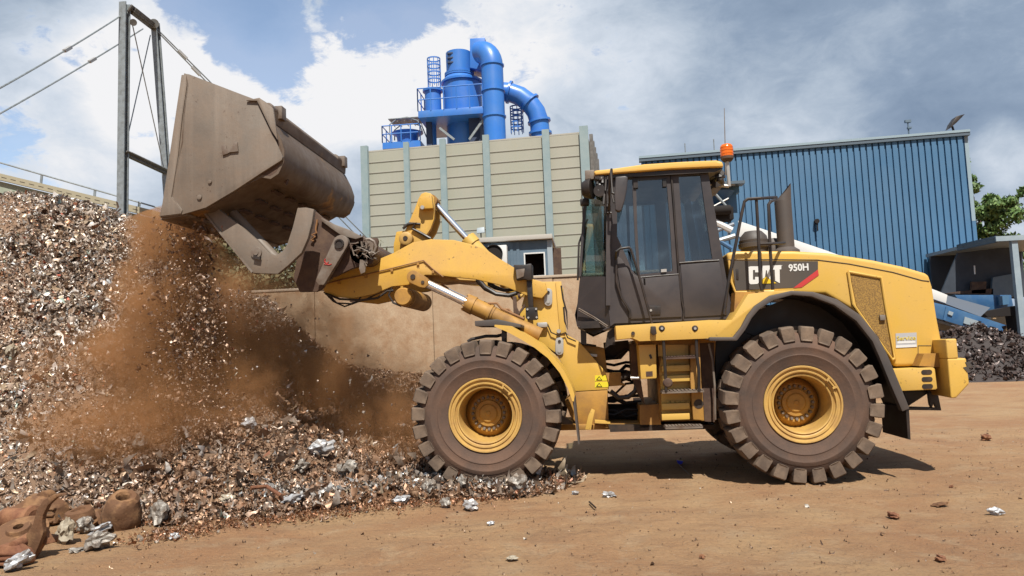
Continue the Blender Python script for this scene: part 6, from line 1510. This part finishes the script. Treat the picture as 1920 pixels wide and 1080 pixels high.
# ---- rusty castings at the lower left
def blk(name, label, cat, px, py, builder, grp='rusty castings at the foot of the heap'):
    c = G(px, py); t_ = thing(name, label, cat, c, grp); builder(Vector(c), t_); return t_
def roughen(ob, amp, seed, f=7):
    me = ob.data; bm_ = bmesh.new(); bm_.from_mesh(me); bmesh.ops.triangulate(bm_, faces=[f_ for f_ in bm_.faces if len(f_.verts) > 4])
    bmesh.ops.subdivide_edges(bm_, edges=[e for e in bm_.edges if e.calc_length() > .05], cuts=2, use_grid_fill=True)
    bm_.normal_update(); sv_ = Vector((seed*3.1, seed*1.7, 0))
    for v in bm_.verts: v.co += v.normal*(mnoise.noise(v.co*f+sv_)*amp+abs(mnoise.noise(v.co*f*3+sv_))*amp*.6)
    bm_.to_mesh(me); bm_.free(); me.polygons.foreach_set('use_smooth', [True]*len(me.polygons)); me.set_sharp_from_angle(angle=R(22)); return ob
def S_(c): return (c-CAM).dot(FW)/F           # metres per photo pixel at that spot
def collar(c, t_):
    s = S_(c); r0 = 31*s; ax = Vector((.28, -.30, 1)); cc = c+Vector((-.03, .12, -.02))
    mb = MB().lathe(cc, ax, [(0, .0), (0, r0*.92), (r0*.25, r0*1.08), (r0*.9, r0*1.12), (r0*1.5, r0*1.05), (r0*2.0, r0*.86), (r0*2.22, r0*.68), (r0*2.24, r0*.46), (r0*2.1, r0*.38), (r0*1.2, r0*.34), (r0*1.2, 0)], 40)
    roughen(build('body', mb, M['rust'], t_, bevel=0), .018, 1)
blk('casting', 'rounded rusty collar casting with a round hole in its top', 'casting', 218, 992, collar)
def blade(c, t_):
    outer = C8((595, 335), (520, 355), (440, 430), (395, 520), (385, 590), (400, 680), (360, 790), (295, 940), (262, 880), (235, 700), (300, 600), (335, 470), (400, 380), (490, 330), (560, 320))
    Y = c.y+.05; build('blade', MB().ext(outer, Y, Y+.05), M['rust'], t_, bevel=.012)
    build('web', MB().ext(C8((395, 640), (420, 700), (470, 780), (380, 790), (300, 930), (360, 800)), Y+.06, Y+.12), M['rustred'], t_, bevel=.01)
blk('curved_blade', 'curved rusty blade with a pointed tip standing among the castings', 'casting', 60, 1050, blade)
def drum(c, t_):
    s = S_(c); cc = c+Vector((0, .16, 0)); w_ = 28*s; ax = Vector((.0, -.22, 1))
    build('body', MB().lathe(cc, ax, [(0, 0), (0, w_*.9), (w_*.35, w_*1.05), (w_*.45, w_*1.1), (w_*.55, w_*.95), (w_*1.0, w_*.93), (w_*1.35, w_*.8), (w_*1.4, w_*.45), (w_*1.25, w_*.4), (w_*1.2, 0)], 32), M['rust'], t_)
    roughen(COL.objects[-1] if False else t_.children[0], .014, 2)
    for k in (-1, 0, 1):
        q = cc+Vector((k*w_*.55, -w_*.98, w_*.22)); build('vane', MB().box(q-Vector((.02, .0, .05)), q+Vector((.02, .05, .05))), M['rustred'], t_, bevel=.006)
blk('brake_drum', 'ribbed rusty brake drum between the curved blade and the collar', 'casting', 130, 1000, drum)
def block(dx, mt='rust'):
    def f(c, t_):
        s = S_(c); w_ = dx*s; rs = random.Random(int(dx*10)); b_ = MB()
        b_.loft([[c+Vector((x*w_, y*w_, z*w_)) for x, y, z in ((-1, 0, 0), (1, .1, 0), (1.05, 1, 0), (-.9, 1.1, 0))], [c+Vector((x*w_, y*w_, z*w_)) for x, y, z in ((-.95, .05, .7), (.9, .1, .6), (1, .9, .7), (-.8, 1, .8))], [c+Vector((x*w_, y*w_, z*w_)) for x, y, z in ((-.45, .3, 1.1), (.55, .3, 1.0), (.5, .8, 1.0), (-.4, .8, 1.15))]])
        roughen(build('body', b_, M[mt], t_, bevel=.012, seg=1), .030, int(dx), 4)
        for kk in range(3): build('rib', MB().bar(c+Vector((-w_*.9, -.01+kk*.012, w_*(.15+.27*kk))), c+Vector((w_*.95, .02+kk*.012, w_*(.12+.24*kk))), .05, .018), M[mt], t_, bevel=.005)
        q = c+Vector((w_*.2, w_*.5, w_*1.0)); build('boss', MB().cyl(q-Vector((0, .02, 0)), q+Vector((0, .1, 0)), w_*.28, 20), M[mt], t_, bevel=.01)
    return f
blk('casting', 'big rusty housing block behind the others at the left edge', 'casting', 56, 985, block(46))
blk('casting', 'smaller rusty square block left of the collar', 'casting', 166, 985, block(20))
blk('casting', 'reddish rusty block at the left edge below the flat disc', 'casting', 8, 1062, block(34, 'rustred'))
def roller(c, t_):
    s = S_(c); w_ = 20*s; build('body', MB().lathe(c+Vector((-.28, .1, w_*1.3)), (1, -.1, -.05), [(0, 0), (0, w_*.9), (.06, w_), (.25, w_*1.05), (.27, w_*1.25), (.31, w_*1.25), (.33, w_*.9), (.33, 0)], 28), M['rustred'], t_); roughen(t_.children[0], .014, 4)
blk('roller', 'round dark red roller lying below the housing block', 'casting', 46, 1000, roller)
def disc(c, t_):
    s = S_(c); w_ = 50*s; build('body', MB().lathe(c+Vector((-.06, .2, .06)), (.1, -.45, 1), [(0, 0), (0, w_*.85), (.02, w_), (.05, w_), (.07, w_*.8), (.07, w_*.45), (.10, w_*.40), (.10, w_*.18), (.04, w_*.18), (.04, 0)], 40), M['rust'], t_)
blk('brake_disc', 'flat rusty hub disc leaning at the left edge', 'casting', 18, 1030, disc)
def bar__(c, t_):
    build('body', MB().tube([c+Vector((-.1, 0, .05)), c+Vector((.05, .02, .12)), c+Vector((.22, .1, .1))], [.05, .06, .03], 12), M['rustred'], t_)
blk('casting', 'small dark red stub in front of the curved blade', 'casting', 44, 1040, bar__)
pipe = build('bent_strip', MB().tube([G(470, 915, .25), G(500, 912, .24), G(525, 928, .16), G(532, 946, .05)], .02, 8), M['rustred'], None, loc=G(500, 930)); tag(pipe, 'bent rusty strip curling out of the red heap foot', 'scrap')
rod = build('steel_bar', MB().tube([P(605, 687, 12.3), P(662, 685, 12.3)], .018, 6), M['rustdark'], None, loc=P(630, 700, 12.3)); tag(rod, 'thin bar sticking out of the heap against the tan wall', 'bar')

# ---- dark scrap heap at the right
r5 = np.random.default_rng(15)
base = P(1900, 690, 24.0); hpR = []
RX = np.arange(9.5, 20, .12); RY = np.arange(23.6, 30.4, .12); AX, AY = np.meshgrid(RX, RY, indexing='ij')
def rz(X, Y): return np.clip(1.75-np.hypot((X-12.9)*.30, (Y-27.3)*.68)*1.05, -.1, 9)+fbm(X, Y, 12, ((2, .1), (5, .07)))
AZ = np.maximum(rz(AX, AY), -.05)
me = bpy.data.meshes.new('dark_heap'); idx = np.arange(AX.size).reshape(AX.shape); Q = np.stack([idx[:-1, :-1], idx[1:, :-1], idx[1:, 1:], idx[:-1, 1:]], -1).reshape(-1, 4)
np_mesh(me, np.stack([AX.ravel(), AY.ravel(), AZ.ravel()], 1), Q)
M['heapdark'] = material('dark_heap', (0.05, 0.038, 0.035), 0.8, bump=.8, bscale=10)
dh = link('dark_heap', me, M['heapdark'], None); tag(dh, 'heap of dark crumpled scrap lumps behind the counterweight below the conveyor', 'scrap heap', kind='stuff')
n = 7200; X = r5.uniform(9.5, 19.5, n); Y = r5.uniform(23.7, 29.5, n); Z = rz(X, Y); ok = Z > .0; ps = np.stack([X, Y, Z+.04], 1)[ok]; n = len(ps)
dc = np.array([(.07, .05, .047), (.12, .09, .085), (.045, .03, .028), (.22, .18, .17), (.4, .36, .36)])[r5.choice(5, n, p=[.36, .27, .24, .1, .03])]
flakes('crumpled_pieces', ps, np.tile([0, 0, 1.0], (n, 1)), np.clip(r5.lognormal(-2.25, .35, n), .05, .25), dc, r5, M['scrap'], parent=dh, flat=.1)

# ---- falling scrap and dust under the bucket
lipN = P(300, 408, 8.1)
n = 6000; t_ = r.random(n)**.85; Yf_ = 8.15+np.abs(r.normal(0, .8, n)); pxl = 300-62*np.sqrt(t_)*r.random(n)+105*r.random(n)*(1+.4*t_)+r.normal(0, 9, n)*(1+2*t_); pyl = 405+t_*430
d_ = np.array([ray(x, y)[:] for x, y in zip(pxl, pyl)]); k_ = Yf_/d_[:, 1]; xf_ = d_[:, 0]*k_; zf_ = H+d_[:, 2]*k_
ok = zf_ > heap_z(xf_, Yf_)-.05; ps = np.stack([xf_, Yf_, zf_], 1)[ok]; n = len(ps)
cols = PAL[r.choice(len(PAL), n, p=PW)]*r.uniform(.7, 1.2, (n, 1)); cols = cols*.35+np.array([.24, .125, .065])*.65
flakes('falling_scrap', ps, r.normal(0, 1, (n, 3)), np.clip(r.lognormal(-3.75, .45, n), .010, .07), cols, r, M['scrap'], kind='stuff', label='scrap pieces pouring down from the lip of the bucket', cat='falling scrap', org=(-4.5, 9.3, 1.5), flat=.2)
n = 900; ps = np.stack([r.normal(-3.3, 1.2, n), r.uniform(8, 11.5, n), r.uniform(.3, 2.4, n)], 1); ok = (ps[:, 2] > heap_z(ps[:, 0], ps[:, 1])) & (ps[:, 0] < -2.0) & (ps[:, 2] < 2.0-(ps[:, 0]+3.5)*.9); ps = ps[ok]; n = len(ps)
flakes('flying_scrap', ps, r.normal(0, 1, (n, 3)), np.clip(r.lognormal(-4.0, .4, n), .008, .05), PAL[r.choice(len(PAL), n, p=PW)], r, M['scrap'], kind='stuff', label='loose bits flying in the brown dust right of the falling load', cat='falling scrap', org=(-3.3, 9.3, 1), flat=.2)

# dust: a closed volume whose density follows the plume
m = bpy.data.materials.new('dust_air'); m.use_nodes = True; t = NT(m.node_tree); t.n.clear()
o = t.add('ShaderNodeOutputMaterial'); pv = t.add('ShaderNodeVolumePrincipled'); t.l.new(pv.outputs[0], o.inputs['Volume'])
pv.inputs['Color'].default_value = (0.61, 0.325, 0.15, 1); pv.inputs['Anisotropy'].default_value = 0.15
pos = t.add('ShaderNodeNewGeometry').outputs['Position']
def puff(c, rad, wt, pw_=1.0):
    v = t.vmath('SUBTRACT', pos, tuple(c)); v = t.vmath('DIVIDE', v, tuple(rad)); l_ = t.vmath('LENGTH', v)
    return t.math('MULTIPLY', t.rng(l_, 1.0, 0.0, 0, 1, True), wt)
PUFFS = [(P(x, y, Y), tuple(q*(1.0 if x < 345 and y < 700 else 1.35) for q in r_), w_*(.9 if x < 345 and y < 700 else .54)) for x, y, Y, r_, w_ in (
    (285, 415, 8.5, (.32, .8, .38), 2.6), (335, 465, 8.9, (.55, 1.0, .6), 5.5), (325, 555, 8.9, (.72, 1.1, .75), 4.6), (300, 660, 8.9, (.95, 1.2, .65), 2.8),
    (340, 760, 8.6, (1.2, 1.1, .5), 1.6), (170, 680, 8.6, (.9, 1.0, .6), 1.0), (190, 810, 8.0, (.95, .8, .38), 1.5), (440, 680, 9.2, (.8, .8, .7), 1.2),
    (480, 630, 10.9, (1.7, 1.0, 1.0), 1.9), (400, 600, 10.2, (.9, .9, .8), 1.6), (540, 690, 10.8, (1.6, 1.0, .8), 1.2), (660, 745, 10.5, (1.6, 1.2, .65), 1.2), (750, 800, 9.3, (.7, .8, .42), 1.1))]
acc = None
for c_, r_, w__ in PUFFS:
    v = puff(c_, r_, w__); acc = v if acc is None else t.math('ADD', acc, v)
nz = t.math('MULTIPLY', t.rng(t.noise(pos, 1.5, 3, .6, .8), .36, .62, .05, 1.5), t.rng(t.noise(pos, 6.5, 5, .65, .5), .38, .62, .25, 1.7))
t.put(pv.inputs['Density'], t.math('MULTIPLY', t.math('MULTIPLY', acc, nz), 1.7))
bm_ = bmesh.new(); bmesh.ops.create_icosphere(bm_, subdivisions=3, radius=1.0)
for v in bm_.verts:
    c_ = v.co; c_.x = -4.0+c_.x*3.2; c_.y = 9.5+c_.y*2.9; c_.z = 1.3+c_.z*(2.35 if c_.z > 0 else 1.55)
me = bpy.data.meshes.new('dust_cloud'); bm_.to_mesh(me); bm_.free()
du = link('dust_cloud', me, m, None); tag(du, 'rust brown dust billowing around the falling scrap', 'dust', kind='stuff')
